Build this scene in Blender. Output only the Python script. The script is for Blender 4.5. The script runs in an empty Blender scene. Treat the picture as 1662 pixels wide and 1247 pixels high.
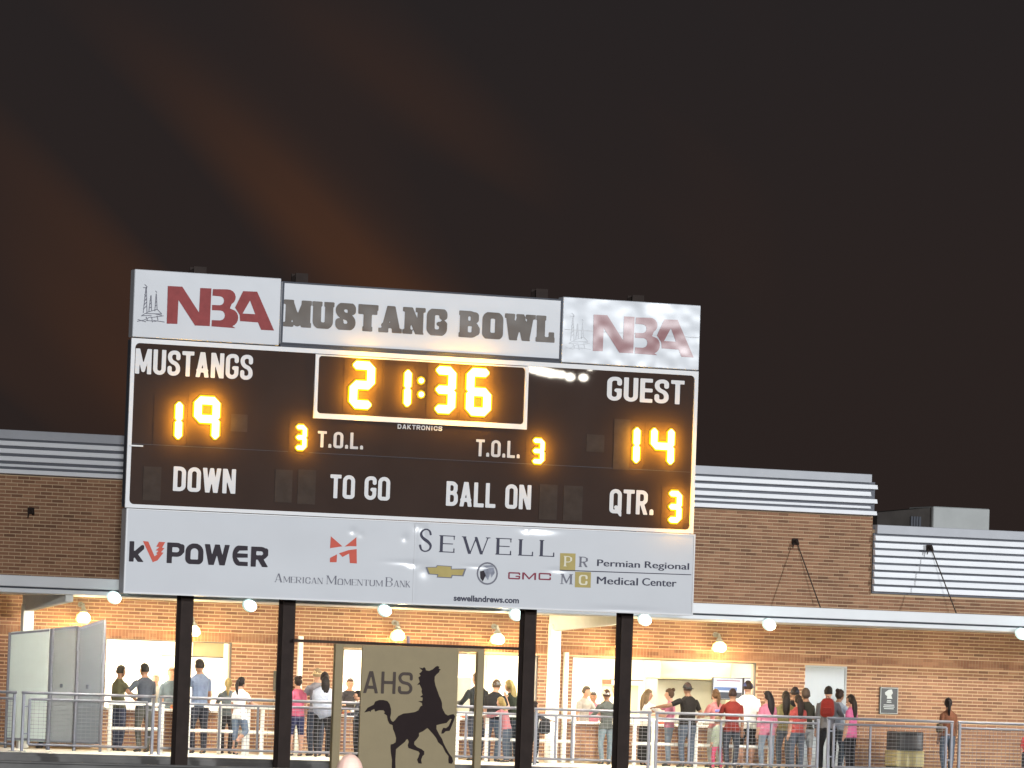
import bpy, bmesh, math, random
import numpy as np
from math import sin, cos, pi, radians, atan, atan2, sqrt
from mathutils import Vector, Matrix
random.seed(7)
rng = np.random.default_rng(5)
scene = bpy.context.scene
C = scene.collection

# ------------------------------------------------------------------ camera
# long lens from low stands: camera 1.97 m above the concourse floor (z about 0)
CAM = Vector((0, 0, 1.97))
FPX, CX, CY = 8000.0, 831.0, 623.5                 # focal length and centre in photo pixels
YAW = atan(8000 / (21280 - 831)); ROLL = radians(2.0); PITCH = atan((1085 - 623.5) * cos(ROLL) / 8000)
FWD = Vector((sin(YAW) * cos(PITCH), cos(YAW) * cos(PITCH), sin(PITCH)))
RW = Vector((cos(YAW), -sin(YAW), 0)); UW = RW.cross(FWD)
RT = RW * cos(ROLL) + UW * sin(ROLL); UP = -RW * sin(ROLL) + UW * cos(ROLL)
cam = bpy.data.cameras.new('camera'); cam_o = bpy.data.objects.new('camera', cam); C.objects.link(cam_o)
cam.sensor_width = 36; cam.lens = FPX * 36 / 1662; cam.clip_start = 0.5; cam.clip_end = 6000
cam_o.matrix_world = Matrix(((RT.x, UP.x, -FWD.x, CAM.x), (RT.y, UP.y, -FWD.y, CAM.y), (RT.z, UP.z, -FWD.z, CAM.z), (0, 0, 0, 1)))
scene.camera = cam_o

def at(x, y, Y):
    """point of the vertical plane at depth Y that the photograph shows at pixel x, y"""
    d = FWD * FPX + RT * (x - CX) - UP * (y - CY)
    return CAM + d * (Y / d.y)

# ------------------------------------------------------------------ world (night sky with town glow)
world = bpy.data.worlds.new('World'); scene.world = world; world.use_nodes = True
nt = world.node_tree; nt.nodes.clear()
N = nt.nodes.new; L = nt.links.new
wo = N('ShaderNodeOutputWorld'); bg = N('ShaderNodeBackground'); bg2 = N('ShaderNodeBackground'); addw = N('ShaderNodeAddShader')
sky = N('ShaderNodeTexSky'); sky.sky_type = 'NISHITA'; sky.sun_disc = False
sky.sun_elevation = radians(-9); sky.sun_rotation = radians(155)
L(sky.outputs[0], bg2.inputs[0]); bg2.inputs[1].default_value = 0.05
geo = N('ShaderNodeNewGeometry'); sep = N('ShaderNodeSeparateXYZ'); tc = N('ShaderNodeTexCoord'); L(tc.outputs['Generated'], sep.inputs[0])
ramp = N('ShaderNodeValToRGB'); L(sep.outputs[2], ramp.inputs[0])
e = ramp.color_ramp.elements
e[0].position = 0.0; e[0].color = (0.0235, 0.0160, 0.0140, 1)
e[1].position = 0.5; e[1].color = (0.010, 0.010, 0.012, 1)
q = e.new(0.08); q.color = (0.0235, 0.0168, 0.0155, 1)
q = e.new(0.135); q.color = (0.0205, 0.0168, 0.0170, 1)
# lens-flare streaks painted into the sky colour: soft slanting bands, fading with height
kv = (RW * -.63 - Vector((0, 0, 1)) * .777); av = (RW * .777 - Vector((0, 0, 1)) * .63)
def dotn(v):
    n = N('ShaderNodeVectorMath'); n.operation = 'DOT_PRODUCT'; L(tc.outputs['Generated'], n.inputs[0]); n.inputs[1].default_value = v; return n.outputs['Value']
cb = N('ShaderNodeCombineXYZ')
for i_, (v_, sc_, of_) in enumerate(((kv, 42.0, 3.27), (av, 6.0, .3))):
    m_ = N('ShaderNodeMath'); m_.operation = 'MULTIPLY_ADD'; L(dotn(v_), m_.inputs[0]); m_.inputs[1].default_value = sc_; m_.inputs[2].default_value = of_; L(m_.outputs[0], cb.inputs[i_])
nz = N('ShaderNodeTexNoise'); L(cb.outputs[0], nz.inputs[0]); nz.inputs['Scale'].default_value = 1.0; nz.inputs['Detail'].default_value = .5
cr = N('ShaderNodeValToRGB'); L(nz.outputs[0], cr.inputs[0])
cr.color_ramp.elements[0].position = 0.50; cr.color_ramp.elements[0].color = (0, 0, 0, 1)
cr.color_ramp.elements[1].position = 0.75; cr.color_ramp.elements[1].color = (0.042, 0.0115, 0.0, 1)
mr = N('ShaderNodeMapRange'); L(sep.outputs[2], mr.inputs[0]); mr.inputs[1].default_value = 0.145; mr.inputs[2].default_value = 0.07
mz = N('ShaderNodeMapRange'); L(dotn(RW), mz.inputs[0]); mz.inputs[1].default_value = .055; mz.inputs[2].default_value = -.005    # the painted streaks keep to the left
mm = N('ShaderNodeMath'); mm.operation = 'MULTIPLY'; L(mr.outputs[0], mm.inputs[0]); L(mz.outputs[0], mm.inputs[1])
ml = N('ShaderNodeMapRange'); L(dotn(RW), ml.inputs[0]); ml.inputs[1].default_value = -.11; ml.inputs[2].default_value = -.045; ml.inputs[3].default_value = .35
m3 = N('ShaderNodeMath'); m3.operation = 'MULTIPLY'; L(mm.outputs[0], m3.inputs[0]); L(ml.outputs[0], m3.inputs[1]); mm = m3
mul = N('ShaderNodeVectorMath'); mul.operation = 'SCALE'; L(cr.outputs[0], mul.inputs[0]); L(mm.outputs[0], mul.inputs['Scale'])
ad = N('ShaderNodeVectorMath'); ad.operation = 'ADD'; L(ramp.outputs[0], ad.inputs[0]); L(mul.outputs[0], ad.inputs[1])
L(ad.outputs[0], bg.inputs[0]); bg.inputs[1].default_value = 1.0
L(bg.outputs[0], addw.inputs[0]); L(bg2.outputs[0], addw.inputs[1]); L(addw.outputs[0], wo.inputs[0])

# ------------------------------------------------------------------ key light: the stadium floods, far right behind the camera
sun = bpy.data.lights.new('sun', 'SUN'); sun.energy = 2.0; sun.angle = radians(1.2); sun.color = (0.93, 0.97, 1.0)
sun_o = bpy.data.objects.new('sun', sun); C.objects.link(sun_o)
az, el = radians(25), radians(13)
sdir = Vector((sin(az) * cos(el), -cos(az) * cos(el), sin(el)))
sun_o.rotation_euler = sdir.to_track_quat('Z', 'Y').to_euler()
fl = bpy.data.lights.new('fill_light', 'AREA'); fl.energy = 122000; fl.size = 4; fl.color = (0.95, 0.97, 1.0)  # added out-of-view area lamp that fills the left brickwork
fl_o = bpy.data.objects.new('fill_light', fl); C.objects.link(fl_o); fl_o.location = (-18, -60, 22)
fl_o.rotation_euler = (Vector((-18, -60, 22)) - Vector((34, 95, 4))).to_track_quat('Z', 'Y').to_euler()

vs = scene.view_settings; vs.view_transform = 'Standard'; vs.look = 'None'; vs.exposure = 0; vs.gamma = 1; vs.use_curve_mapping = False
scene.render.engine = 'CYCLES'
cy = scene.cycles
cy.max_bounces = 6; cy.diffuse_bounces = 3; cy.glossy_bounces = 3; cy.use_denoising = True; cy.sample_clamp_indirect = 6

# ------------------------------------------------------------------ materials
def mat(name, col, rough=0.6, metal=0.0, emit=None, strength=0, vary=0.12, nscale=6.0, bump=0.0, bscale=20.0, spec=0.5, bdist=0.01):
    m = bpy.data.materials.new(name); m.use_nodes = True
    n = m.node_tree.nodes; l = m.node_tree.links; b = n['Principled BSDF']
    b.inputs['Roughness'].default_value = rough; b.inputs['Metallic'].default_value = metal
    b.inputs['Specular IOR Level'].default_value = spec
    g = n.new('ShaderNodeNewGeometry')
    if vary:
        t = n.new('ShaderNodeTexNoise'); t.inputs['Scale'].default_value = nscale; t.inputs['Detail'].default_value = 5
        l.new(g.outputs['Position'], t.inputs['Vector'])
        mx = n.new('ShaderNodeMix'); mx.data_type = 'RGBA'
        mx.inputs[6].default_value = (*[c * (1 - vary) for c in col], 1); mx.inputs[7].default_value = (*[min(1, c * (1 + vary)) for c in col], 1)
        l.new(t.outputs[0], mx.inputs[0]); l.new(mx.outputs[2], b.inputs['Base Color'])
    else:
        b.inputs['Base Color'].default_value = (*col, 1)
    if bump:
        t2 = n.new('ShaderNodeTexNoise'); t2.inputs['Scale'].default_value = bscale; t2.inputs['Detail'].default_value = 2
        l.new(g.outputs['Position'], t2.inputs['Vector'])
        bp = n.new('ShaderNodeBump'); bp.inputs['Strength'].default_value = bump; bp.inputs['Distance'].default_value = bdist
        l.new(t2.outputs[0], bp.inputs['Height']); l.new(bp.outputs[0], b.inputs['Normal'])
    if emit:
        b.inputs['Emission Color'].default_value = (*emit, 1); b.inputs['Emission Strength'].default_value = strength
    return m
_fab = {}
def fabric(col, rough=0.85):
    k = tuple(round(c, 3) for c in col)
    if k not in _fab: _fab[k] = mat('fabric', col, rough, vary=0.25, nscale=9, bump=0.5, bscale=14, bdist=0.03, spec=0.2)
    return _fab[k]

def brick_mat(name, shift=1.0):
    m = bpy.data.materials.new(name); m.use_nodes = True
    n = m.node_tree.nodes; l = m.node_tree.links; b = n['Principled BSDF']; b.inputs['Roughness'].default_value = 0.85
    g = n.new('ShaderNodeNewGeometry'); s = n.new('ShaderNodeSeparateXYZ'); l.new(g.outputs['Position'], s.inputs[0])
    def M(op, a, bb=None, c=None):
        x = n.new('ShaderNodeMath'); x.operation = op
        for i, v in enumerate((a, bb, c)):
            if v is None: continue
            if isinstance(v, (int, float)): x.inputs[i].default_value = v
            else: l.new(v, x.inputs[i])
        return x.outputs[0]
    row = M('FLOOR', M('DIVIDE', s.outputs[2], 0.0762))
    off = M('MULTIPLY', M('MODULO', row, 2.0), 0.5)
    colm = M('FLOOR', M('ADD', M('DIVIDE', s.outputs[0], 0.254), off))
    cb = n.new('ShaderNodeCombineXYZ'); l.new(row, cb.inputs[0]); l.new(colm, cb.inputs[1])
    wn = n.new('ShaderNodeTexWhiteNoise'); wn.noise_dimensions = '2D'; l.new(cb.outputs[0], wn.inputs['Vector'])
    r = n.new('ShaderNodeValToRGB'); l.new(wn.outputs['Value'], r.inputs[0])
    el = r.color_ramp.elements
    el[0].position = 0; el[0].color = (0.165, 0.078, 0.042, 1); el[1].position = 1; el[1].color = (0.325, 0.172, 0.096, 1)
    for p_, c_ in ((0.22, (0.235, 0.113, 0.062, 1)), (0.5, (0.262, 0.128, 0.070, 1)), (0.8, (0.285, 0.142, 0.078, 1))):
        x = el.new(p_); x.color = c_
    t = n.new('ShaderNodeTexNoise'); t.inputs['Scale'].default_value = 0.9; t.inputs['Detail'].default_value = 6; l.new(g.outputs['Position'], t.inputs['Vector'])
    mr_ = n.new('ShaderNodeMapRange'); l.new(t.outputs[0], mr_.inputs[0]); mr_.inputs[1].default_value = .3; mr_.inputs[2].default_value = .7; mr_.inputs[3].default_value = .8 * shift; mr_.inputs[4].default_value = 1.15 * shift
    vm = n.new('ShaderNodeVectorMath'); vm.operation = 'SCALE'; l.new(r.outputs[0], vm.inputs[0]); l.new(mr_.outputs[0], vm.inputs['Scale'])
    l.new(vm.outputs[0], b.inputs['Base Color'])
    t3 = n.new('ShaderNodeTexNoise'); t3.inputs['Scale'].default_value = 60; l.new(g.outputs['Position'], t3.inputs['Vector'])
    bp = n.new('ShaderNodeBump'); bp.inputs['Strength'].default_value = .4; bp.inputs['Distance'].default_value = .004
    l.new(t3.outputs[0], bp.inputs['Height']); l.new(bp.outputs[0], b.inputs['Normal'])
    return m

M_brick = brick_mat('brick')
M_mortar = mat('mortar', (0.54, 0.385, 0.24), 0.95, vary=0.15, nscale=3)
M_white_metal = mat('white_metal', (0.88, 0.89, 0.91), 0.45, vary=0.06, nscale=2)
M_grey_cap = mat('grey_cap', (0.42, 0.43, 0.46), 0.5, vary=0.1, nscale=3)
M_back = mat('louvre_backing', (.115, .12, .14), .7)
M_slot = mat('dark_shade', (0.06, 0.065, 0.08), 0.8)
M_fascia = mat('fascia_metal', (0.80, 0.81, 0.82), 0.5, vary=0.08, nscale=1.5)
M_conc = mat('concrete', (0.125, 0.12, 0.115), 0.9, vary=0.6, nscale=1.6, bump=0.4, bscale=30)
M_floor = mat('floor_concrete', (0.55, 0.53, 0.48), 0.8, vary=0.12, nscale=1.5)
M_ground = mat('ground', (0.06, 0.06, 0.058), 0.95, vary=0.4, nscale=1.2)
M_post = mat('brown_steel', (0.030, 0.021, 0.018), 0.75, vary=0.3, nscale=5, spec=.15)
M_tan = mat('tan_paint', (0.245, 0.190, 0.098), 0.6, vary=0.10, nscale=4, bump=0.15, bscale=8)
M_dark_print = mat('dark_print', (0.026, 0.018, 0.018), 0.85, vary=0.1, spec=.08)
M_galv = mat('galvanised_pipe', (0.185, 0.19, 0.22), 0.45, metal=0.4, vary=0.2, nscale=6)
M_black = mat('black_plastic', (0.02, 0.02, 0.022), 0.5)
M_column = mat('column_paint', (0.84, 0.84, 0.78), 0.55, vary=0.08)
M_interior = mat('interior_wall', (0.86, 0.80, 0.66), 0.8, vary=0.03)
M_cream = mat('cream_panel', (0.40, 0.355, 0.21), 0.6, vary=0.05)
M_steel = mat('kitchen_steel', (0.21, 0.215, 0.18), 0.5, metal=0.0, vary=0.1)
M_counter = mat('counter_top', (0.75, 0.74, 0.70), 0.4, vary=0.05)
M_door = mat('door_paint', (0.36, 0.40, 0.43), 0.55, vary=0.04)
M_skin = [mat('skin', c, 0.55, vary=0.08, nscale=12, spec=0.3) for c in ((0.34, 0.19, 0.13), (0.20, 0.105, 0.065), (0.10, 0.05, 0.032), (0.85, 0.56, 0.46))]
M_eye = mat('eye', (0.02, 0.015, 0.012), 0.3, vary=0)
M_lip = mat('lip', (0.32, 0.11, 0.09), 0.5, vary=0)

# ------------------------------------------------------------------ helpers
def link(o, parent=None, label=None, cat=None, group=None, kind=None):
    C.objects.link(o)
    if parent is not None: o.parent = parent
    if label: o['label'] = label
    if cat: o['category'] = cat
    if group: o['group'] = group
    if kind: o['kind'] = kind
    return o
def thing(name, label, cat, loc=(0, 0, 0), group=None):
    o = bpy.data.objects.new(name, None); o.empty_display_size = 0.2; o.location = loc
    return link(o, None, label, cat, group)
def mesh_obj(name, bm, mats, parent=None, smooth=False, **k):
    me = bpy.data.meshes.new(name); bm.to_mesh(me); bm.free()
    return data_obj(name, me, mats, parent, smooth, **k)
def data_obj(name, me, mats, parent=None, smooth=False, **k):
    for m in (mats if isinstance(mats, (list, tuple)) else [mats]): me.materials.append(m)
    if smooth: me.polygons.foreach_set('use_smooth', [True] * len(me.polygons))
    o = bpy.data.objects.new(name, me)
    link(o, parent, **k)
    if parent is not None: o.matrix_parent_inverse = Matrix.Translation(parent_origin(parent)).inverted()
    return o
def parent_origin(p):
    return Vector(p.location) if p.parent is None else Vector((0, 0, 0))      # parts sit at the world origin
def box(bm, x0, x1, y0, y1, z0, z1, mi=0):
    v = [bm.verts.new(p) for p in ((x0, y0, z0), (x1, y0, z0), (x1, y1, z0), (x0, y1, z0), (x0, y0, z1), (x1, y0, z1), (x1, y1, z1), (x0, y1, z1))]
    for f in ((0, 3, 2, 1), (4, 5, 6, 7), (0, 1, 5, 4), (1, 2, 6, 5), (2, 3, 7, 6), (3, 0, 4, 7)):
        bm.faces.new([v[i] for i in f]).material_index = mi
    return v
def bevel_box(bm, x0, x1, y0, y1, z0, z1, b=0.01):
    t = bmesh.new(); box(t, x0, x1, y0, y1, z0, z1)
    bmesh.ops.bevel(t, geom=list(t.edges), offset=b, segments=1, affect='EDGES')
    me = bpy.data.meshes.new('tmp'); t.to_mesh(me); t.free(); bm.from_mesh(me); bpy.data.meshes.remove(me)
def tube(bm, pts, rad, n=8, cap=True, mi=0):
    """tapered tube along pts; rad: list of r or (ra, rb) ; ra across the side vector"""
    pts = [Vector(p) for p in pts]; rings = []
    for i, p in enumerate(pts):
        d = (pts[min(i + 1, len(pts) - 1)] - pts[max(i - 1, 0)]).normalized()
        ref = Vector((1, 0, 0)) if abs(d.x) < 0.9 else Vector((0, 1, 0))
        b = d.cross(ref).normalized(); a = b.cross(d).normalized()
        r = rad[i] if isinstance(rad, (list, tuple)) else rad
        ra, rb = r if isinstance(r, (tuple, list)) else (r, r)
        rings.append([bm.verts.new(p + a * ra * cos(2 * pi * k / n) + b * rb * sin(2 * pi * k / n)) for k in range(n)])
    for i in range(len(rings) - 1):
        for k in range(n):
            bm.faces.new((rings[i][k], rings[i][(k + 1) % n], rings[i + 1][(k + 1) % n], rings[i + 1][k])).material_index = mi
    if cap:
        bm.faces.new(rings[0][::-1]).material_index = mi; bm.faces.new(rings[-1]).material_index = mi
def ball(bm, c, r, seg=10, ring=7, mi=0, rot=None):
    rx, ry, rz = r if isinstance(r, (tuple, list)) else (r, r, r)
    m = Matrix.Translation(Vector(c)) @ (rot or Matrix.Identity(4)) @ Matrix.Diagonal((rx, ry, rz, 1))
    res = bmesh.ops.create_uvsphere(bm, u_segments=seg, v_segments=ring, radius=1, matrix=m)
    for v in res['verts']:
        for f in v.link_faces: f.material_index = mi

def sheet(name, loops, y, m, parent, thick=0.0, **k):
    """flat shape in the xz plane at depth y from closed loops (holes by even-odd), optionally with thickness behind it"""
    cu = bpy.data.curves.new(name, 'CURVE'); cu.dimensions = '2D'; cu.fill_mode = 'BOTH'
    cu.extrude = thick / 2
    for lp in loops:
        sp = cu.splines.new('POLY'); sp.points.add(len(lp) - 1)
        for p, q_ in zip(sp.points, lp): p.co = (q_[0], q_[1], 0, 1)
        sp.use_cyclic_u = True
    o = bpy.data.objects.new('tmp', cu); C.objects.link(o)
    dg = bpy.context.evaluated_depsgraph_get(); me = bpy.data.meshes.new_from_object(o.evaluated_get(dg))
    bpy.data.objects.remove(o); bpy.data.curves.remove(cu)
    me.transform(Matrix(((1, 0, 0, 0), (0, 0, -1, y + thick / 2), (0, 1, 0, 0), (0, 0, 0, 1))))
    me.materials.clear()
    return data_obj(name, me, m, parent, **k)

# ------------------------------------------------------------------ lettering: strokes -> distance field -> mesh
def fillet(pts, n=5):
    out = []
    for i, p in enumerate(pts):
        r = p[2] if len(p) > 2 else 0
        if r == 0 or i == 0 or i == len(pts) - 1: out.append((p[0], p[1])); continue
        a = np.array(pts[i - 1][:2]) - np.array(p[:2]); b = np.array(pts[i + 1][:2]) - np.array(p[:2])
        la, lb = np.linalg.norm(a), np.linalg.norm(b); rr = min(r, la * .5, lb * .5)
        A = np.array(p[:2]) + a / la * rr; B = np.array(p[:2]) + b / lb * rr; P0 = np.array(p[:2])
        for k in range(n + 1):
            t = k / n
            w = 0.5858                                   # rational quadratic: a true quarter arc for right corners
            ww = (1 - t) ** 2 + 2 * (1 - t) * t * .7071 + t * t
            q_ = ((1 - t) ** 2 * A + 2 * (1 - t) * t * .7071 * P0 + t * t * B) / ww
            out.append((q_[0], q_[1]))
    return out
def ring_pts(x0, y0, x1, y1, r):
    xm = (x0 + x1) / 2
    return [(xm, y0), (x1, y0, r), (x1, y1, r), (x0, y1, r), (x0, y0, r), (xm, y0)]
def glyph(c, w, t, th=None, R=None):
    """returns strokes [(pts, thickness)] and feet [(x, 'b' or 't')] in a box w wide and 1 high"""
    th = th or t; i = t / 2; j = th / 2; r = R if R is not None else min(w * .45, .3); S = []; F = []
    def s(*pts, T=None): S.append((fillet(pts), T or t))
    if c == 'A':
        s((i * .9, -.1), (w / 2, 1.06), T=th); s((w - i * .9, -.1), (w / 2, 1.06)); s((w * .22, .27), (w * .78, .27), T=th); F = [(i, 'b'), (w - i, 'b')]
    elif c == 'B':
        s((i, 0), (i, 1)); s((i, j), (w - i, j, r), (w - i, .53, r), (i, .53), T=th); s((w - i, .22), (w - i, .34)); s((i, .53), (w - i * 1.3, .53, r), (w - i * 1.3, 1 - j, r), (i, 1 - j), T=th); s((w - i * 1.3, .68), (w - i * 1.3, .83)); F = [(i, 'b'), (i, 't')]
    elif c == 'C': s((w - i, .66), (w - i, 1 - j, r), (i, 1 - j, r), (i, j, r), (w - i, j, r), (w - i, .34))
    elif c == 'D': s((i, 0), (i, 1)); s((i, j), (w - i, j, r), (w - i, 1 - j, r), (i, 1 - j)); F = [(i, 'b'), (i, 't')]
    elif c == 'E': s((i, 0), (i, 1)); s((i, j), (w, j), T=th); s((i, .51), (w * .88, .51), T=th); s((i, 1 - j), (w, 1 - j), T=th); F = [(i, 'b'), (i, 't')]
    elif c == 'G': s((w - i, .72), (w - i, 1 - j, r), (i, 1 - j, r), (i, j, r), (w - i, j, r), (w - i, .44)); s((w - i * .6, .44), (min(w - t * 1.0, w * .66), .44), T=min(th, .17))
    elif c == 'H': s((i, 0), (i, 1)); s((w - i, 0), (w - i, 1)); s((i, .51), (w - i, .51), T=th); F = [(i, 'b'), (i, 't'), (w - i, 'b'), (w - i, 't')]
    elif c == 'I': s((w / 2, 0), (w / 2, 1)); F = [(w / 2, 'b'), (w / 2, 't')]
    elif c == 'K': s((i, 0), (i, 1)); s((i, .38), (w - i * .7, 1.08), T=th); s((w * .38, .5), (w - i * .7, -.08)); F = [(i, 'b'), (i, 't')]
    elif c == 'L': s((i, 0), (i, 1)); s((i, j), (w, j), T=th); F = [(i, 'b'), (i, 't')]
    elif c == 'M': s((i, 0), (i, 1), T=th if th < t else t); s((w - i, 0), (w - i, 1)); s((i, 1.05), (w / 2, .14), T=t * .86); s((w - i, 1.05), (w / 2, .14), T=min(th, t * .86)); F = [(i, 'b'), (i, 't'), (w - i, 'b'), (w - i, 't')]
    elif c == 'N': s((i, 0), (i, 1), T=th); s((w - i, 0), (w - i, 1), T=th); s((i, 1.03), (w - i, -.03)); F = [(i, 'b'), (i, 't'), (w - i, 't')]
    elif c == 'O': s(*ring_pts(i, j, w - i, 1 - j, r))
    elif c == 'P': s((i, 0), (i, 1)); s((i, .43), (w - i, .43, r), (w - i, 1 - j, r), (i, 1 - j), T=th); s((w - i, .6), (w - i, .82)); F = [(i, 'b'), (i, 't')]
    elif c == 'Q': s(*ring_pts(i, j, w - i, 1 - j, r)); s((w * .55, .25), (w - i * .3, -.04), T=th)
    elif c == 'R': s((i, 0), (i, 1)); s((i, .47), (w - i, .47, r), (w - i, 1 - j, r), (i, 1 - j), T=th); s((w - i, .62), (w - i, .82)); s((w * .5, .47), (w - i * .7, -.06)); F = [(i, 'b'), (i, 't')]
    elif c == 'S' and th < t * .6:
        ctrl = [(.84, .76), (.76, .90), (.50, .97), (.22, .88), (.15, .72), (.34, .57), (.66, .44), (.86, .29), (.78, .11), (.47, .03), (.20, .10), (.10, .27)]
        P_ = []
        for a_ in range(len(ctrl) - 1):
            p0_, p1_, p2_, p3_ = [np.array(ctrl[min(max(a_ + o_, 0), len(ctrl) - 1)]) for o_ in (-1, 0, 1, 2)]
            for k in range(4):
                u_ = k / 4; P_.append(.5 * (2 * p1_ + (p2_ - p0_) * u_ + (2 * p0_ - 5 * p1_ + 4 * p2_ - p3_) * u_ ** 2 + (3 * p1_ - p0_ - 3 * p2_ + p3_) * u_ ** 3))
        P_.append(np.array(ctrl[-1]))
        for a_, b_ in zip(P_[:-1], P_[1:]):
            f_ = max(0, 1 - abs((a_[1] + b_[1]) / 2 - .5) * 2.1); S.append(([(a_[0] * w, a_[1]), (b_[0] * w, b_[1])], th + (t * 1.05 - th) * f_))
    elif c == 'S':
        s((w - i, .70), (w - i, 1 - j, r), (i, 1 - j, r), (i, .56, r), (w - i, .46, r), (w - i, j, r), (i, j, r), (i, .30))
    elif c == 'T': s((w / 2, 0), (w / 2, 1)); s((0, 1 - j), (w, 1 - j), T=th); F = [(w / 2, 'b')]
    elif c == 'U': s((i, 1), (i, j, r), (w - i, j, r), (w - i, 1)); F = [(i, 't'), (w - i, 't')]
    elif c == 'V': s((i * .9, 1.05), (w / 2, -.02)); s((w - i * .9, 1.05), (w / 2, -.02), T=th); F = [(i, 't'), (w - i, 't')]
    elif c == 'W':
        s((i * .9, 1.05), (w * .28, -.02)); s((w * .28, -.02), (w / 2, .95), T=th); s((w / 2, .95), (w * .72, -.02)); s((w * .72, -.02), (w - i * .9, 1.05), T=th); F = [(i, 't'), (w - i, 't')]
    elif c == 'k': s((i, 0), (i, 1)); s((i, .22), (w - i * .7, .72), T=th); s((w * .35, .42), (w - i * .7, -.08))
    elif c == '.': s((w / 2, 0), (w / 2, max(t, .12)))
    return S, F
WID = {'M': 1.28, 'W': 1.45, 'I': .5, 'L': .86, 'E': .88, 'T': .95, '.': .42, 'O': 1.04, 'A': 1.08, ' ': .55, 'N': 1.04, 'G': 1.03, 'Q': 1.04}
def field_mesh(name, items, x0, x1, z0, z1, y, m, parent, W, res, **k):
    """items: list of (xoff, yscale, strokes, rects, clipw) in unit space; box W wide, 1 high, mapped to x0..x1, z0..z1"""
    h = 1 / res; pad = .02
    verts = []; faces = []; vid = {}
    def V(x, z):
        kk = (round(x, 5), round(z, 5))
        if kk not in vid: vid[kk] = len(verts); verts.append((x0 + (x1 - x0) * x / W, y, z0 + (z1 - z0) * z))
        return vid[kk]
    for (xo, ys, strokes, rects, cw) in items:
        gx = np.arange(-.06, cw + .06 + h, h); gz = np.arange(-.16, 1 + .04 + h, h)
        X, Z = np.meshgrid(gx, gz, indexing='ij'); D = np.full(X.shape, 9.0)
        for pts, t in strokes:
            p = np.array(pts)
            for a, b in zip(p[:-1], p[1:]):
                d = b - a; L2 = max(d @ d, 1e-9)
                u = np.clip(((X - a[0]) * d[0] + (Z - a[1]) * d[1]) / L2, 0, 1)
                D = np.minimum(D, np.hypot(X - a[0] - u * d[0], Z - a[1] - u * d[1]) - t / 2)
        zl = -.14 if any(s_[0][-1][1] == -.04 for s_ in strokes) else 0
        D = np.maximum(D, np.maximum(np.maximum(zl - Z, Z - 1), np.maximum(-.0 - X, X - cw)))
        for (a, b, c_, d_) in rects:
            D = np.minimum(D, np.maximum(np.maximum(a - X, X - c_), np.maximum(b - Z, Z - d_)))
        ins = D < 0; nx, nz = D.shape
        for jz in range(nz - 1):
            run = None
            for ix in range(nx):
                full = ix < nx - 1 and ins[ix, jz] and ins[ix + 1, jz] and ins[ix, jz + 1] and ins[ix + 1, jz + 1]
                if full:
                    if run is None: run = ix
                    continue
                if run is not None:
                    faces.append([V(xo + gx[run] * ys, gz[jz] * ys), V(xo + gx[ix] * ys, gz[jz] * ys), V(xo + gx[ix] * ys, gz[jz + 1] * ys), V(xo + gx[run] * ys, gz[jz + 1] * ys)]); run = None
                if ix >= nx - 1: continue
                cs = [(ix, jz), (ix + 1, jz), (ix + 1, jz + 1), (ix, jz + 1)]
                if not any(ins[c_] for c_ in cs): continue
                poly = []
                for q_ in range(4):
                    a, b = cs[q_], cs[(q_ + 1) % 4]; da, db = D[a], D[b]
                    if da < 0: poly.append((gx[a[0]], gz[a[1]]))
                    if (da < 0) != (db < 0):
                        u = da / (da - db); poly.append((gx[a[0]] + u * (gx[b[0]] - gx[a[0]]), gz[a[1]] + u * (gz[b[1]] - gz[a[1]])))
                f = [V(xo + p_[0] * ys, p_[1] * ys) for p_ in poly]
                f2 = [f[0]]
                for v_ in f[1:]:
                    if v_ != f2[-1] and v_ != f2[0]: f2.append(v_)
                if len(f2) > 2: faces.append(f2)
    me = bpy.data.meshes.new(name); me.from_pydata(verts, [], faces); me.update()
    return data_obj(name, me, m, parent, **k)
def word(text, x0, x1, z0, z1, y, m, parent, w=.5, t=.17, th=None, gap=.09, serif=0, sl=.05, small=None, R=None, res=34, **k):
    items = []; x = 0; first = True
    for ch in text:
        if ch == ' ': x += w * .55 + gap; first = True; continue
        ys = 1.0 if (small is None or first) else small
        first = False
        cw = w * WID.get(ch, 1.0)
        st, feet = glyph(ch, cw, t, th, R)
        rects = []
        if serif:
            for fx, where in feet:
                a, b = fx - t / 2 - sl, fx + t / 2 + sl
                rects.append((a, 0, b, serif) if where == 'b' else (a, 1 - serif, b, 1))
            if ch in 'TEL': rects.append((cw - serif * 1.0, 0, cw + .01, .22 + serif) if ch != 'T' else (cw - serif, 1 - .2 - serif, cw, 1))
            if ch in 'TE': rects.append((0, 1 - .2 - serif, serif, 1) if ch == 'T' else (cw - serif, 1 - .2 - serif, cw, 1))
        items.append((x, ys, st, rects, cw + (sl if serif else 0)))
        x += (cw + gap) * ys
    W = x - gap * (small if (small and not first) else 1)
    return field_mesh('lettering', items, x0, x1, z0, z1, y, m, parent, W, res, **k)
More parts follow.
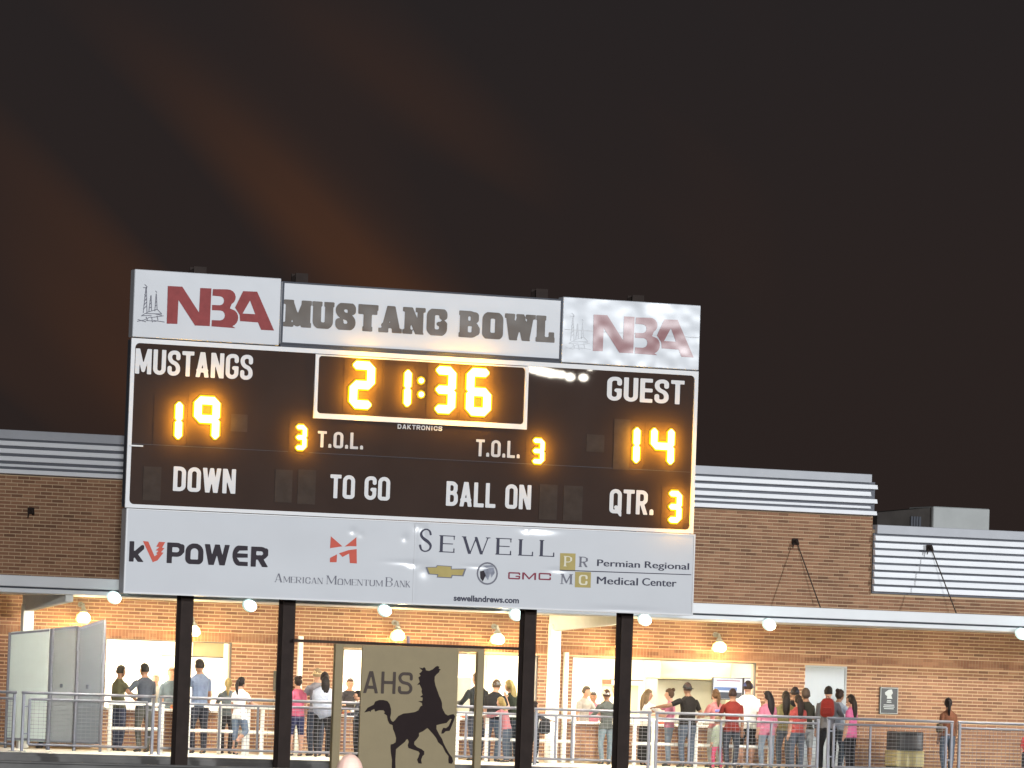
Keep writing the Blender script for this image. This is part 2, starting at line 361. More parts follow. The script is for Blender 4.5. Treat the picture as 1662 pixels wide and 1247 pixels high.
def bword(text, x0, x1, z0, z1, y, m, parent, offset=0.0, **k):
    """Blender's own sans face, turned into a flat mesh; z0 is the baseline, z1 the cap line"""
    cu = bpy.data.curves.new('t', 'FONT'); cu.body = text; cu.size = 1; cu.offset = offset; cu.resolution_u = 4
    o = bpy.data.objects.new('tmp', cu); C.objects.link(o)
    dg = bpy.context.evaluated_depsgraph_get(); me = bpy.data.meshes.new_from_object(o.evaluated_get(dg))
    bpy.data.objects.remove(o)
    co = np.empty(len(me.vertices) * 3); me.vertices.foreach_get('co', co); co = co.reshape(-1, 3)
    a, b = co[:, 0].min(), co[:, 0].max(); top = .729
    out = np.stack([x0 + (co[:, 0] - a) / (b - a) * (x1 - x0), np.full(len(co), y), z0 + co[:, 1] / top * (z1 - z0)], 1)
    me.vertices.foreach_set('co', out.ravel()); me.update(); me.materials.clear()
    if not offset:                                   # a second strike a hair to the right makes the face a little bolder
        b2 = bmesh.new(); b2.from_mesh(me); b2.transform(Matrix.Translation((.010, -.002, 0))); b2.from_mesh(me); b2.to_mesh(me); b2.free()
    return data_obj('lettering', me, m, parent, **k)

# ================================================================== SETTING
bm = bmesh.new(); box(bm, -2500, 2500, -800, 4000, -1.35, -.35)
mesh_obj('ground', bm, M_ground, kind='structure')
bm = bmesh.new(); box(bm, 15, 66, 95.0, 99.98, -.349, -.04); 
conc = mesh_obj('concourse_floor', bm, [M_floor, M_conc], kind='structure')
for p in conc.data.polygons:
    if abs(p.normal.y) > .5: p.material_index = 1
bm = bmesh.new(); box(bm, 15, 66, 94.90, 94.996, -.349, -.10)
mesh_obj('concourse_kerb', bm, M_conc, kind='structure')

w_ = thing('retaining_wall', 'low stained concrete wall in front of the scoreboard posts', 'wall', (35, 90.2, -.35))
bm = bmesh.new(); bevel_box(bm, 15, 66, 90.2, 90.5, -.36, -.14, .012); mesh_obj('wall_base', bm, M_conc, w_)
bm = bmesh.new(); bevel_box(bm, 14.98, 66.02, 90.16, 90.54, -.138, -.10, .01); mesh_obj('coping', bm, M_conc, w_)

# ------------------------------------------------------------------ the brick building
YW = 100.0
bld = thing('concession_building', 'long red brick concession building with white louvred parapets behind the scoreboard', 'building', (38, 100, 0))
W1 = (at(172, 1040, YW).x, at(377, 1043, YW).x, .86, 2.31)
W2 = (at(557, 1056, YW).x, at(874, 1064, YW).x, .86, 2.27)
W3 = (at(929, 1067, YW).x, at(1228, 1075, YW).x, .86, 2.28)
DR = (at(1307, 1080, YW).x, at(1375, 1082, YW).x, -.04, 2.27)
OPEN = [W1, W2, W3, DR]
XL, XS, XR = 24.0, 47.92, 62.0                     # left end, step of the roof, right end
CH, BL = .0762, .254

def wall_boxes(bm, x0, x1, z0, z1, y0, y1, holes):
    xs = sorted({x0, x1, *[h[0] for h in holes], *[h[1] for h in holes]}); xs = [x for x in xs if x0 <= x <= x1]
    for a, b in zip(xs[:-1], xs[1:]):
        mid = (a + b) / 2; cuts = sorted((h[2], h[3]) for h in holes if h[0] < mid < h[1]); z = z0
        for c0, c1 in cuts:
            if c0 > z: box(bm, a, b, y0, y1, z, c0)
            z = c1
        if z < z1: box(bm, a, b, y0, y1, z, z1)
bm = bmesh.new(); wall_boxes(bm, XL, XR, -.05, 3.3, YW, YW + .28, OPEN)
mesh_obj('mortar_wall', bm, M_mortar, bld)
bm = bmesh.new(); box(bm, XL, XS, YW + .001, YW + .28, 3.302, 5.655); box(bm, XL, XS - .3, YW + .282, 116, 3.5, 6.4); 
box(bm, XS + .002, XR, YW + .001, YW + .28, 3.302, 5.36); box(bm, XS - .298, XR, YW + .282, 116, 3.5, 5.2)
mesh_obj('upper_wall', bm, M_mortar, bld)

def brick_positions(x0, x1, z0, z1, holes):
    out = []; r0 = int(math.floor(z0 / CH)); r1 = int(math.ceil(z1 / CH))
    for r in range(r0, r1):
        za, zb = r * CH + .0095, (r + 1) * CH - .0095
        if za < z0 - .001 or zb > z1 + .001: continue
        off = (r % 2) * .5
        c0 = int(math.floor(x0 / BL + off)); c1 = int(math.ceil(x1 / BL + off))
        for c in range(c0, c1):
            xa, xb = (c - off) * BL + .0075, (c + 1 - off) * BL - .0075
            xa, xb = max(xa, x0), min(xb, x1)
            for h in holes:
                if zb > h[2] and za < h[3]:
                    if xa >= h[0] and xb <= h[1]: xb = xa; break
                    if xa < h[0] < xb: xb = h[0]
                    elif xa < h[1] < xb: xa = h[1]
            if xb - xa > .03: out.append((xa, xb, za, zb))
    return out
low = brick_positions(XL, XR, 0.0, 2.30, OPEN) + brick_positions(XL, XR, 2.51, 3.25, [])
up = brick_positions(XL, XS, 3.32, 5.64, []) + brick_positions(XS + .002, XR, 3.32, 3.90, [])
# the individually built ones: full bricks of the nearest stretch in view
full_low = [b for b in low if b[1] - b[0] > .235 and 27.0 < b[0]]
full_low.sort(key=lambda b: (b[0] ** 2 + (b[2] - 1.9) ** 2 * 1.0))
single = set(full_low[:300])
bmb = bmesh.new(); hx = BL / 2 - .0075; hz = CH / 2 - .0095
box(bmb, -hx, hx, -.010, .02, -hz, hz)
bme = bpy.data.meshes.new('brick'); bmb.to_mesh(bme); bmb.free(); bme.materials.append(M_brick)
for b in single:
    o = bpy.data.objects.new('brick', bme); C.objects.link(o); o.parent = bld
    o.matrix_parent_inverse = Matrix.Translation((38, 100, 0)).inverted()
    o.location = ((b[0] + b[1]) / 2, YW - random.uniform(0, .003), (b[2] + b[3]) / 2)
def bricks_joined(name, lst, y=YW):
    V_ = []; F_ = []
    for (a, b, c, d) in lst:
        yy = y - .010 - random.uniform(0, .003); n0 = len(V_)
        V_ += [(a, yy, c), (b, yy, c), (b, yy, d), (a, yy, d), (a, y + .02, c), (b, y + .02, c), (b, y + .02, d), (a, y + .02, d)]
        F_ += [[n0 + k for k in f] for f in ((0, 1, 2, 3), (1, 5, 6, 2), (5, 4, 7, 6), (4, 0, 3, 7), (3, 2, 6, 7), (0, 4, 5, 1))]
    me = bpy.data.meshes.new(name); me.from_pydata(V_, [], F_); me.update()
    return data_obj(name, me, M_brick, bld, kind='stuff')
sold = []
x = XL
while x < XR:
    if not (DR[0] < x < DR[1] and False): sold.append((x + .004, x + CH - .004, 2.312, 2.508))
    x += CH
bricks_joined('brick_courses', [b for b in low + up if b not in single] + sold)

# parapet louvres: cap and separate slats with staggered ends
def slat(x0, x1, z0, z1, dep, m=M_white_metal):
    bm = bmesh.new()
    y0 = YW - dep; v = [(x0, YW - .02, z0), (x1, YW - .02, z0), (x0, YW - .02, z1), (x1, YW - .02, z1), (x0, y0, z0 + .012), (x1, y0, z0 + .012), (x0, y0 + .035, z1 - .012), (x1, y0 + .035, z1 - .012)]
    V_ = [bm.verts.new(p) for p in v]
    for f in ((4, 5, 7, 6), (6, 7, 3, 2), (0, 1, 5, 4), (0, 4, 6, 2), (1, 3, 7, 5), (0, 2, 3, 1)): bm.faces.new([V_[i] for i in f])
    return mesh_obj('louvre_slat', bm, m, bld)
bm = bmesh.new(); box(bm, XL, XS + .006, YW - .06, YW + .285, 5.66, 6.42); mesh_obj('louvre_backing', bm, M_back, bld)
bm = bmesh.new(); bevel_box(bm, XL, XS - .11, YW - .14, YW + .3, 6.40, 6.59, .01); mesh_obj('parapet_cap', bm, M_grey_cap, bld)
for k, (z0, z1) in enumerate(((6.25, 6.365), (6.09, 6.205), (5.93, 6.045), (5.81, 5.885), (5.665, 5.775))):
    slat(XL, XS - .12 if k in (1, 3) else XS + .02, z0, z1, .15 if k in (1, 3) else .19)
bm = bmesh.new(); box(bm, XS + .008, XR, YW - .06, YW - .012, 3.93, 5.28); mesh_obj('louvre_backing', bm, M_back, bld)
bm = bmesh.new(); bevel_box(bm, XS + .06, XR, YW - .14, YW + .3, 5.27, 5.47, .01); mesh_obj('parapet_cap', bm, M_grey_cap, bld)
for k in range(8):
    z1 = 5.235 - k * .1625
    slat(XS + .008 + (.012 if k % 2 else 0), XR, z1 - .130, z1, .15 if k % 2 else .19)

# canopy: roof, fascia profiles, columns, cantilever arms, tie rods
YC = 95.9
bm = bmesh.new(); box(bm, XL, XR, YC + .08, YW - .02, 3.15, 3.38); mesh_obj('canopy_roof', bm, M_fascia, bld)
bm = bmesh.new(); bevel_box(bm, XL, XR, YC - .04, YC + .075, 3.27, 3.49, .012); mesh_obj('fascia_board', bm, M_fascia, bld)
bm = bmesh.new(); bevel_box(bm, XL, XR, YC + .03, YC + .078, 3.235, 3.268, .004); mesh_obj('fascia_groove', bm, M_slot, bld)
bm = bmesh.new(); bevel_box(bm, XL, XR, YC - .01, YC + .075, 3.145, 3.233, .01); mesh_obj('fascia_board', bm, M_fascia, bld)
for px0, px1, yc, px2 in ((32, 49, 99.0, 112), (890, 906, 99.0, 1018), (1760, 1776, 99.0, 1880)):
    a = at(px0, 1100, yc).x; b = at(px1, 1100, yc).x
    bm = bmesh.new(); bevel_box(bm, a, b, yc - .1, yc + .1, -.04, 2.96, .01); mesh_obj('canopy_column', bm, M_column, bld)
    # tapered arm running out from the column head to the fascia
    end = at(px2, 1000, YC + .1); A0 = Vector(((a + b) / 2, yc, 0)); A1 = Vector((end.x, YC + .12, 0))
    d = (A1 - A0).normalized(); n_ = Vector((-d.y, d.x, 0)) * .08; A0 = A0 - d * .12
    bm = bmesh.new(); V_ = []
    for P_, zb, zt in ((A0, 2.80, 3.14), (A1, 3.0, 3.14)):
        for s_ in (-1, 1):
            V_ += [bm.verts.new((P_ + n_ * s_) + Vector((0, 0, zb))), bm.verts.new((P_ + n_ * s_) + Vector((0, 0, zt)))]
    for f in ((0, 1, 3, 2), (4, 6, 7, 5), (0, 4, 5, 1), (2, 3, 7, 6), (1, 5, 7, 3), (0, 2, 6, 4)): bm.faces.new([V_[i] for i in f])
    bmesh.ops.recalc_face_normals(bm, faces=bm.faces)
    mesh_obj('cantilever_arm', bm, M_column, bld)
M_rod = mat('rod_steel', (.07, .055, .045), .7, spec=.2)
for px, py in ((50, 830), (1078, 900), (1290, 880), (1508, 890), (1726, 900)):
    a = at(px, py, YW - .2 if px > 1415 else YW - .02)
    bm = bmesh.new(); bevel_box(bm, a.x - .07, a.x + .07, a.y - .025, a.y + .02, a.z - .06, a.z + .08, .01)
    tube(bm, [(a.x, a.y - .02, a.z + .02), (a.x, a.y - .10, a.z + .02), (a.x + .01, a.y - .16, a.z - .06)], [.035, .045, .03], 8)
    tube(bm, [(a.x - .06, a.y - .08, a.z - .02), (a.x - .09, a.y - .10, a.z - .14)], [.02, .012], 6)
    mesh_obj('rod_anchor', bm, M_post, bld)
    if px > 100:
        bm = bmesh.new(); tube(bm, [(a.x, a.y - .12, a.z - .02), (a.x + .02, a.y - 1.55, 3.39)], .015, 6); mesh_obj('tie_rod', bm, M_rod, bld)

# windows: frames, counters, rooms behind, shutter
M_frame = mat('window_frame', (.10, .09, .085), .5)
for (a, b, c, d), nm in ((W1, 1), (W2, 2), (W3, 3)):
    wf = bpy.data.objects.new('serving_window', None); link(wf, bld); wf.matrix_parent_inverse = Matrix.Translation((38, 100, 0)).inverted()
    for (p, q_, r, s_) in ((a, a + .03, c, d), (b - .03, b, c, d), (a + .03, b - .03, d - .03, d)):
        bm = bmesh.new(); box(bm, p + .002, q_ - .002, YW + .02, YW + .12, r + .002, s_ - .002); mesh_obj('frame_bar', bm, M_frame, wf)
    bm = bmesh.new(); bevel_box(bm, a - .04, b + .04, YW - .30, YW + .34, c - .05, c + .0, .008); mesh_obj('counter', bm, M_counter, wf)
bm = bmesh.new()
for z0, z1, y0, y1 in ((-.04, .0, YW + .3, 104.2), (2.85, 2.9, YW + .3, 104.2), (0, 2.85, 104.1, 104.2)):
    box(bm, XL + .5, 46.2, y0, y1, z0, z1)
for xx in (XL + .5, 34.0, 40.35, 46.1): box(bm, xx, xx + .1, YW + .3, 104.09, .001, 2.849)
mesh_obj('interior_walls', bm, M_interior, bld)
M_tube = mat('ceiling_lamp', (.9, .9, .9), .4, emit=(1, .93, .78), strength=9, vary=0)
for xx in (27.5, 30, 32.5, 36, 38.4, 42, 44.6):
    bm = bmesh.new(); box(bm, xx - .6, xx + .6, 101.6, 101.9, 2.80, 2.845); mesh_obj('ceiling_lamp', bm, M_tube, bld)
    la = bpy.data.lights.new('room_light', 'AREA'); la.shape = 'RECTANGLE'; la.size = 1.6; la.size_y = 1.8; la.energy = 450; la.color = (1, .92, .74)
    lo = bpy.data.objects.new('room_light', la); C.objects.link(lo); lo.location = (xx, 101.9, 2.78)
bm = bmesh.new(); box(bm, at(262, 1060, 100.5).x, W1[1] - .035, 100.44, 100.50, 1.97, 1.995); mesh_obj('shutter_bar', bm, M_slot, bld)
bm = bmesh.new(); box(bm, at(312, 1060, 100.5).x, W1[1] - .035, 100.46, 100.49, 1.996, 2.30); mesh_obj('rolled_shutter', bm, M_cream, bld)
d0 = at(1068, 1100, 101.8).x; d1 = at(1184, 1100, 101.8).x
hood = thing('kitchen_hood', 'cream exhaust hood above a grey steel cabinet inside the right serving window', 'kitchen hood', (d0 + .7, 101.8, 0))
bm = bmesh.new(); bevel_box(bm, d0, d1, 101.7, 102.6, 1.86, 2.79, .02); mesh_obj('hood', bm, M_cream, hood)
bm = bmesh.new(); bevel_box(bm, d0 + .02, d1 - .02, 101.9, 102.6, .01, 1.855, .02); mesh_obj('cabinet', bm, M_steel, hood)
fr = thing('fridge', 'tall grey fridge inside the serving window behind the mascot sign', 'fridge', (at(752, 1100, 101.8).x, 101.8, 0))
fx = fr.location.x
bm = bmesh.new(); bevel_box(bm, fx - .3, fx + .16, 101.7, 102.4, .01, 1.75, .02); mesh_obj('cabinet', bm, M_steel, fr)
bm = bmesh.new(); tube(bm, [(fx - .22, 101.66, .9), (fx - .22, 101.66, 1.4)], .015, 6); mesh_obj('handle', bm, M_slot, fr)
sh = thing('menu_board', 'small red and cream menu board above a shelf at the right serving window', 'menu board', (at(1000, 1108, 102).x, 102, 1.7))
sx = sh.location.x; sz = at(1000, 1107, 102).z
M_red = mat('red_board', (.55, .06, .03), .5)
bm = bmesh.new(); box(bm, sx - .34, sx - .12, 101.98, 102.02, sz - .06, sz + .05); mesh_obj('red_panel', bm, M_red, sh)
bm = bmesh.new(); box(bm, sx - .118, sx + .62, 101.9, 102.1, sz + .035, sz + .06); mesh_obj('shelf', bm, M_frame, sh)
bm = bmesh.new(); box(bm, sx - .34, sx + .55, 102.0, 102.04, sz - .7, sz - .065); mesh_obj('price_panel', bm, M_cream, sh)

def screen(px0, px1, py0, py1, label, stripes):
    a = at(px0, py0, 100.9); b = at(px1, py1, 100.9)
    t = thing('menu_screen', label, 'screen', ((a.x + b.x) / 2, 100.9, b.z), 'menu screens hanging in the right serving window')
    bm = bmesh.new(); bevel_box(bm, a.x, b.x, 100.9, 100.96, b.z, a.z, .01); mesh_obj('casing', bm, M_black, t)
    bm = bmesh.new(); box(bm, a.x + .02, b.x - .02, 100.892, 100.898, b.z + .02, a.z - .02); mesh_obj('display', bm, mat('display_white', (.05, .05, .06), .3, emit=(.88, .93, 1), strength=1.0, vary=0), t)
    H_ = a.z - b.z
    for (u0, u1, v0, v1, c_) in stripes:
        bm = bmesh.new(); box(bm, a.x + (b.x - a.x) * u0, a.x + (b.x - a.x) * u1, 100.884, 100.888, b.z + H_ * v0, b.z + H_ * v1)
        mesh_obj('menu_band', bm, mat('display_colour', tuple(v_ * .08 for v_ in c_), .3, emit=c_, strength=.6, vary=0), t)
screen(1157, 1205, 1099, 1137, 'wide menu screen with red and blue bands above the woman in pink', [(.12, .9, .84, .88, (.6, .2, .3)), (.05, .8, .42, .56, (.25, .42, .85)), (.04, .96, .05, .34, (.12, .16, .22))])
screen(1207, 1227, 1100, 1136, 'narrow menu screen at the right end of the serving window', [(.3, .8, .62, .86, (.8, .3, .3)), (.1, .9, .2, .5, (.3, .4, .7))])

# service door
a, b, c, d = DR
dl = bpy.data.objects.new('service_door', None); link(dl, bld); dl.matrix_parent_inverse = Matrix.Translation((38, 100, 0)).inverted()
bm = bmesh.new(); bevel_box(bm, a + .045, b - .045, YW + .03, YW + .08, -.03, d - .045, .006); mesh_obj('door_leaf', bm, M_door, dl)
bm = bmesh.new(); box(bm, a + .002, a + .043, YW + .0, YW + .12, -.039, d - .002); box(bm, b - .043, b - .002, YW, YW + .12, -.039, d - .002); box(bm, a + .044, b - .044, YW, YW + .12, d - .043, d - .002); mesh_obj('door_frame', bm, M_door, dl)
bm = bmesh.new(); tube(bm, [(a + .12, YW + .03, 1.0), (a + .12, YW - .03, 1.0), (a + .24, YW - .03, 1.0)], .012, 6); mesh_obj('handle', bm, M_galv, dl)
# slim downpipes on the wall
for px, m in ((486, M_column), (918, M_column)):
    xx = at(px, 1100, 99.9).x
    bm = bmesh.new(); bevel_box(bm, xx - .05, xx + .05, 99.86, 99.96, -.04, 2.36 if px > 900 else 2.5, .008); mesh_obj('downpipe', bm, m, bld)
# grey junction box beside the second post, cups and trays on the counters
a, b = at(446, 1089, 99.9), at(459, 1122, 99.9)
jb = thing('junction_box', 'grey junction box on the brick wall just left of the second scoreboard post', 'junction box', ((a.x + b.x) / 2, 99.9, b.z))
bm = bmesh.new(); bevel_box(bm, a.x, b.x, 99.86, 99.985, b.z, a.z, .01); mesh_obj('casing', bm, mat('box_grey', (.10, .105, .10), .5), jb)
bm = bmesh.new(); bevel_box(bm, a.x + .02, b.x - .02, 99.845, 99.858, b.z + .03, a.z - .03, .004); mesh_obj('cover', bm, mat('cover_grey', (.16, .17, .165), .5), jb)
M_cup = mat('paper_cup', (.7, .7, .68), .5); M_tray = mat('food_tray', (.55, .12, .06), .5); M_food = mat('food', (.45, .25, .08), .7)
def cup(px, py, label, Y=99.85, zc=.86):
    x_ = at(px, py, Y).x; t = thing('paper_cup', label, 'cup', (x_, Y, zc))
    bm = bmesh.new(); tube(bm, [(x_, Y, zc + .001), (x_, Y, zc + .13)], [.032, .045], 12); mesh_obj('cup_body', bm, M_cup, t, True)
    bm = bmesh.new(); tube(bm, [(x_, Y, zc + .131), (x_, Y, zc + .145)], [.048, .046], 12); mesh_obj('lid', bm, M_slot, t, True)
def tray(px, py, label, Y=99.86, zc=.86):
    x_ = at(px, py, Y).x; t = thing('food_tray', label, 'food tray', (x_, Y, zc))
    bm = bmesh.new(); tube(bm, [(x_, Y, zc + .001), (x_, Y, zc + .05)], [(.08, .05), (.11, .07)], 12); mesh_obj('tray', bm, M_tray, t)
    bm = bmesh.new()
    for k in range(7): ball(bm, (x_ + .07 * cos(k * .9), Y + .03 * sin(k * 2.1), zc + .065 + .01 * (k % 2)), (.03, .02, .018), 6, 4)
    mesh_obj('food', bm, M_food, t, True, kind='stuff')
cup(262, 1130, 'white paper cup on the left counter between the slate shirted man and the first post')
tray(284, 1140, 'red food tray on the left counter beside the first post')
cup(572, 1130, 'white paper cup on the counter seen through the left gap of the mascot sign')
tray(563, 1130, 'red food tray on the counter seen through the left gap of the mascot sign')
tray(757, 1150, 'red food tray on the counter seen through the right gap of the mascot sign')
cup(1026, 1160, 'white paper cup on the right counter beside the fourth post')
tray(1075, 1165, 'red food tray on the right counter in front of the woman in pink facing left')
cup(1138, 1165, 'white paper cup on the right counter beside the broad man in black')
# ------------------------------------------------------------------ rooftop unit
ru = thing('rooftop_unit', 'pale sheet metal air handling unit with a darker side duct on the low right roof', 'rooftop unit', (51, 104, 5.2))
a = at(1515, 822, 104); b = at(1606, 857, 104)
bm = bmesh.new(); bevel_box(bm, a.x, b.x, 104, 105.3, 5.2, a.z, .02); mesh_obj('casing', bm, mat('unit_metal', (.33, .345, .34), .5, vary=.2, nscale=2), ru)
bm = bmesh.new(); c_ = at(1424, 832, 104.1); dd = at(1513, 824, 104.1)
V_ = [bm.verts.new(p) for p in ((c_.x, 104.1, 5.2), (dd.x, 104.1, 5.2), (dd.x, 104.1, dd.z), (c_.x, 104.1, c_.z), (c_.x, 105.1, 5.2), (dd.x, 105.1, 5.2), (dd.x, 105.1, dd.z), (c_.x, 105.1, c_.z))]
for f in ((0, 1, 2, 3), (1, 5, 6, 2), (5, 4, 7, 6), (4, 0, 3, 7), (3, 2, 6, 7), (0, 4, 5, 1)): bm.faces.new([V_[i] for i in f])
mesh_obj('duct', bm, mat('duct_metal', (.045, .040, .037), .8, vary=.5, nscale=3, spec=.05), ru)
for k in range(4):
    bm = bmesh.new(); x_ = dd.x - .35 - k * .07; box(bm, x_, x_ + .05, 104.06, 104.095, 5.55, 5.85); mesh_obj('vent_slat', bm, M_slot, ru)

# ------------------------------------------------------------------ lamps
M_lens = mat('lens_glow', (.9, .95, .95), .3, emit=(.80, 1.0, .97), strength=14, vary=0)
M_lensrim = mat('lens_rim', (.6, .7, .7), .3, emit=(.60, .82, .78), strength=.95, vary=0)
M_house = mat('lamp_housing', (.30, .32, .30), .5)
def floodlamp(px, py, label):
    c = at(px, py, 95.72)
    t = thing('canopy_floodlight', label, 'floodlight', (c.x, 95.72, 3.2), 'round white floodlights under the canopy edge')
    bm = bmesh.new(); tube(bm, [(c.x, 95.88, 3.19), (c.x, 95.84, 3.17), (c.x, 95.80, c.z + .02)], [.05, .05, .06], 10); mesh_obj('housing', bm, M_house, t)
    rot = Matrix.Rotation(radians(24), 4, 'Y')
    bm = bmesh.new(); ball(bm, (c.x, 95.72, c.z), (.160, .10, .130), 16, 10, rot=rot); mesh_obj('bezel', bm, M_lensrim, t, True)
    bm = bmesh.new(); ball(bm, (c.x, 95.67, c.z), (.135, .10, .098), 14, 9, rot=rot); mesh_obj('lens', bm, M_lens, t, True)
    for tilt, en in ((0, 1),):
        la = bpy.data.lights.new('floodlight_beam', 'SPOT'); la.energy = 790; la.spot_size = radians(150); la.spot_blend = .6; la.shadow_soft_size = .08; la.color = (1, .91, .76)
        lo = bpy.data.objects.new('floodlight_beam', la); C.objects.link(lo); lo.location = (c.x, 95.75, c.z - .14)
        lo.rotation_euler = (radians(42), 0, 0)
where = ['left of the first scoreboard post', 'between the first and second scoreboard posts', 'above the left half of the mascot sign', 'beside the third scoreboard post', 'just right of the fourth scoreboard post', 'above the gap between serving window and grey door', 'at the far right edge of the photo']
for (px, py), w__ in zip(((185, 970), (405, 983), (624, 991), (837, 998), (1046, 1006), (1248, 1014), (1658, 1029)), where):
    floodlamp(px, py, 'glowing white round floodlight under the canopy ' + w__)
M_globe = mat('globe_glow', (1, .9, .6), .3, emit=(1, .80, .42), strength=11, vary=0)
M_globe2 = mat('globe_edge', (1, .85, .5), .3, emit=(1, .66, .22), strength=2.6, vary=0)
def sconce(px, py, label):
    c = at(px, py, 99.75)
    t = thing('wall_lamp', label, 'wall lamp', (c.x, 99.98, c.z), 'warm wall lamps on the brickwork')
    bm = bmesh.new(); tube(bm, [(c.x, 99.985, c.z + .24), (c.x, 99.94, c.z + .24)], [.06, .06], 10); mesh_obj('backplate', bm, M_house, t)
    bm = bmesh.new(); tube(bm, [(c.x, 99.96, c.z + .24), (c.x, 99.78, c.z + .25), (c.x, 99.74, c.z + .14)], [.025, .03, .05], 8)
    tube(bm, [(c.x, 99.74, c.z + .15), (c.x, 99.74, c.z + .10), (c.x, 99.74, c.z + .085)], [.05, .09, .10], 12); mesh_obj('hood', bm, M_house, t, True)
    bm = bmesh.new(); tube(bm, [(c.x, 99.74, c.z + .08), (c.x, 99.74, c.z + .02), (c.x, 99.74, c.z - .08), (c.x, 99.74, c.z - .14)], [.07, .14, .165, .11], 14); mesh_obj('globe_rim', bm, M_globe2, t, True)
    bm = bmesh.new(); tube(bm, [(c.x, 99.66, c.z + .075), (c.x, 99.66, c.z + .02), (c.x, 99.66, c.z - .07), (c.x, 99.66, c.z - .125)], [.05, .11, .135, .09], 14); mesh_obj('globe', bm, M_globe, t, True)
    la = bpy.data.lights.new('wall_lamp_light', 'POINT'); la.energy = 70; la.shadow_soft_size = .1; la.color = (1, .68, .28)
    lo = bpy.data.objects.new('wall_lamp_light', la); C.objects.link(lo); lo.location = (c.x, 99.55, c.z - .2)
for px, py, lb in ((135, 1000, 'above the grey screen panels'), (313, 1022, 'half hidden by the first scoreboard post'), (645, 1029, 'left of the two above the mascot sign'),
                   (807, 1035, 'right of the two above the mascot sign'), (1010, 1045, 'hidden behind the fourth scoreboard post'), (1167, 1048, 'above the right serving window in the open')):
    sconce(px, py, 'warm glowing wall lamp ' + lb)

# far floodlight pole across the field whose lamps mirror in the glossy board
M_flood = mat('flood_lens', (1, 1, 1), .3, emit=(1, .93, .80), strength=42, vary=0)
pole = thing('floodlight_pole', 'tall stadium floodlight pole across the field behind the viewer', 'floodlight pole', (110, -91, -.35))
bm = bmesh.new(); tube(bm, [(112, -91.6, -.35), (112, -91.6, 21)], [.3, .16], 12); mesh_obj('pole', bm, M_galv, pole)
bm = bmesh.new(); box(bm, 100, 118, -91.5, -91.3, 18.0, 18.15); mesh_obj('crossarm', bm, M_galv, pole)
for px, py, r in ((868, 600, .32), (877, 602, .36), (886, 604, .36), (895, 606, .36), (904, 607, .30), (912, 608, .30), (926, 612, .32), (948, 613, .30), (959, 598, .2), (862, 599, .26)):
    B = at(px, py, 90.95); D_ = Vector((B.x, -90.95, B.z - 1.97)); Lp = B + D_ * 2.0
    bm = bmesh.new(); tube(bm, [(Lp.x, Lp.y - .4, Lp.z), (Lp.x, Lp.y, Lp.z)], [.15, r], 12); mesh_obj('lamp_housing', bm, M_house, pole)
    bm = bmesh.new(); ball(bm, (Lp.x, Lp.y, Lp.z), (r * 1.1, .05, r * .8), 12, 6); mesh_obj('lamp', bm, M_flood, pole)

# ================================================================== SCOREBOARD
YB = 91.0
sb = thing('scoreboard', 'large football scoreboard with amber digits and sponsor panels on four brown steel posts', 'scoreboard', (33.7, 91, -.35))
M_vinyl = mat('white_vinyl', (.53, .54, .565), .22, vary=.04, nscale=1.2, bump=.35, bscale=.9, spec=.5, bdist=.012)
M_vinyl_wrinkled = mat('wrinkled_vinyl', (.50, .52, .555), .30, vary=.04, nscale=1.2, bump=.8, bscale=1.0, spec=.7, bdist=.07)
M_frame_w = mat('board_frame', (.60, .60, .61), .4, vary=.04)
M_face = mat('board_face', (.046, .031, .026), .012, vary=.15, nscale=1.2, bump=.0, spec=.5)
M_let = mat('letter_white', (.58, .58, .59), .5, vary=.03)
M_ltr = mat('letter_grey', (.46, .46, .47), .5, vary=.03)
M_nba = mat('logo_red', (.24, .045, .045), .35, vary=.25, nscale=9, spec=.08)
M_ink_glare = mat('ink_glare', (.30, .31, .34), .30, vary=.4, nscale=6, spec=.9)  # ink colour lightened to stand for glare on the right panel's drawing
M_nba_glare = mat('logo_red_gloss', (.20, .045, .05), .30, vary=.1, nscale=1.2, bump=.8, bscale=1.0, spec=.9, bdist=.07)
M_bowl = mat('letter_brown', (.085, .066, .052), .26, vary=.2, nscale=3, bump=.5, bscale=.9, bdist=.05, spec=.28)
M_ink = mat('ink', (.035, .028, .035), .5, vary=.2, spec=.08)
M_inkg = mat('ink_grey', (.17, .17, .20), .5, vary=.1, spec=.08)
M_gold = mat('logo_gold', (.40, .32, .12), .4, vary=.15, spec=.08)
M_lred = mat('logo_bright_red', (.52, .10, .07), .4, vary=.1, spec=.08)

for k, (px, py) in enumerate(((300, 1000), (466, 1000), (857, 1020), (1014, 1020))):
    c = at(px, py, 91.45)
    bm = bmesh.new(); s_ = .128
    box(bm, c.x - s_, c.x + s_, 91.32, 91.345, -.35, 9.56); box(bm, c.x - s_, c.x + s_, 91.575, 91.6, -.35, 9.56); box(bm, c.x - .02, c.x + .02, 91.345, 91.575, -.35, 9.56)
    box(bm, c.x - .2, c.x + .2, 91.27, 91.65, -.349, -.32)
    mesh_obj('post', bm, M_post, sb)
X0, X1 = at(211, 600, YB).x, at(1130.5, 680, YB).x
bm = bmesh.new(); box(bm, X0 + .02, X1 - .02, YB + .03, YB + .27, 4.82, 8.05); mesh_obj('cabinet', bm, M_slot, sb)
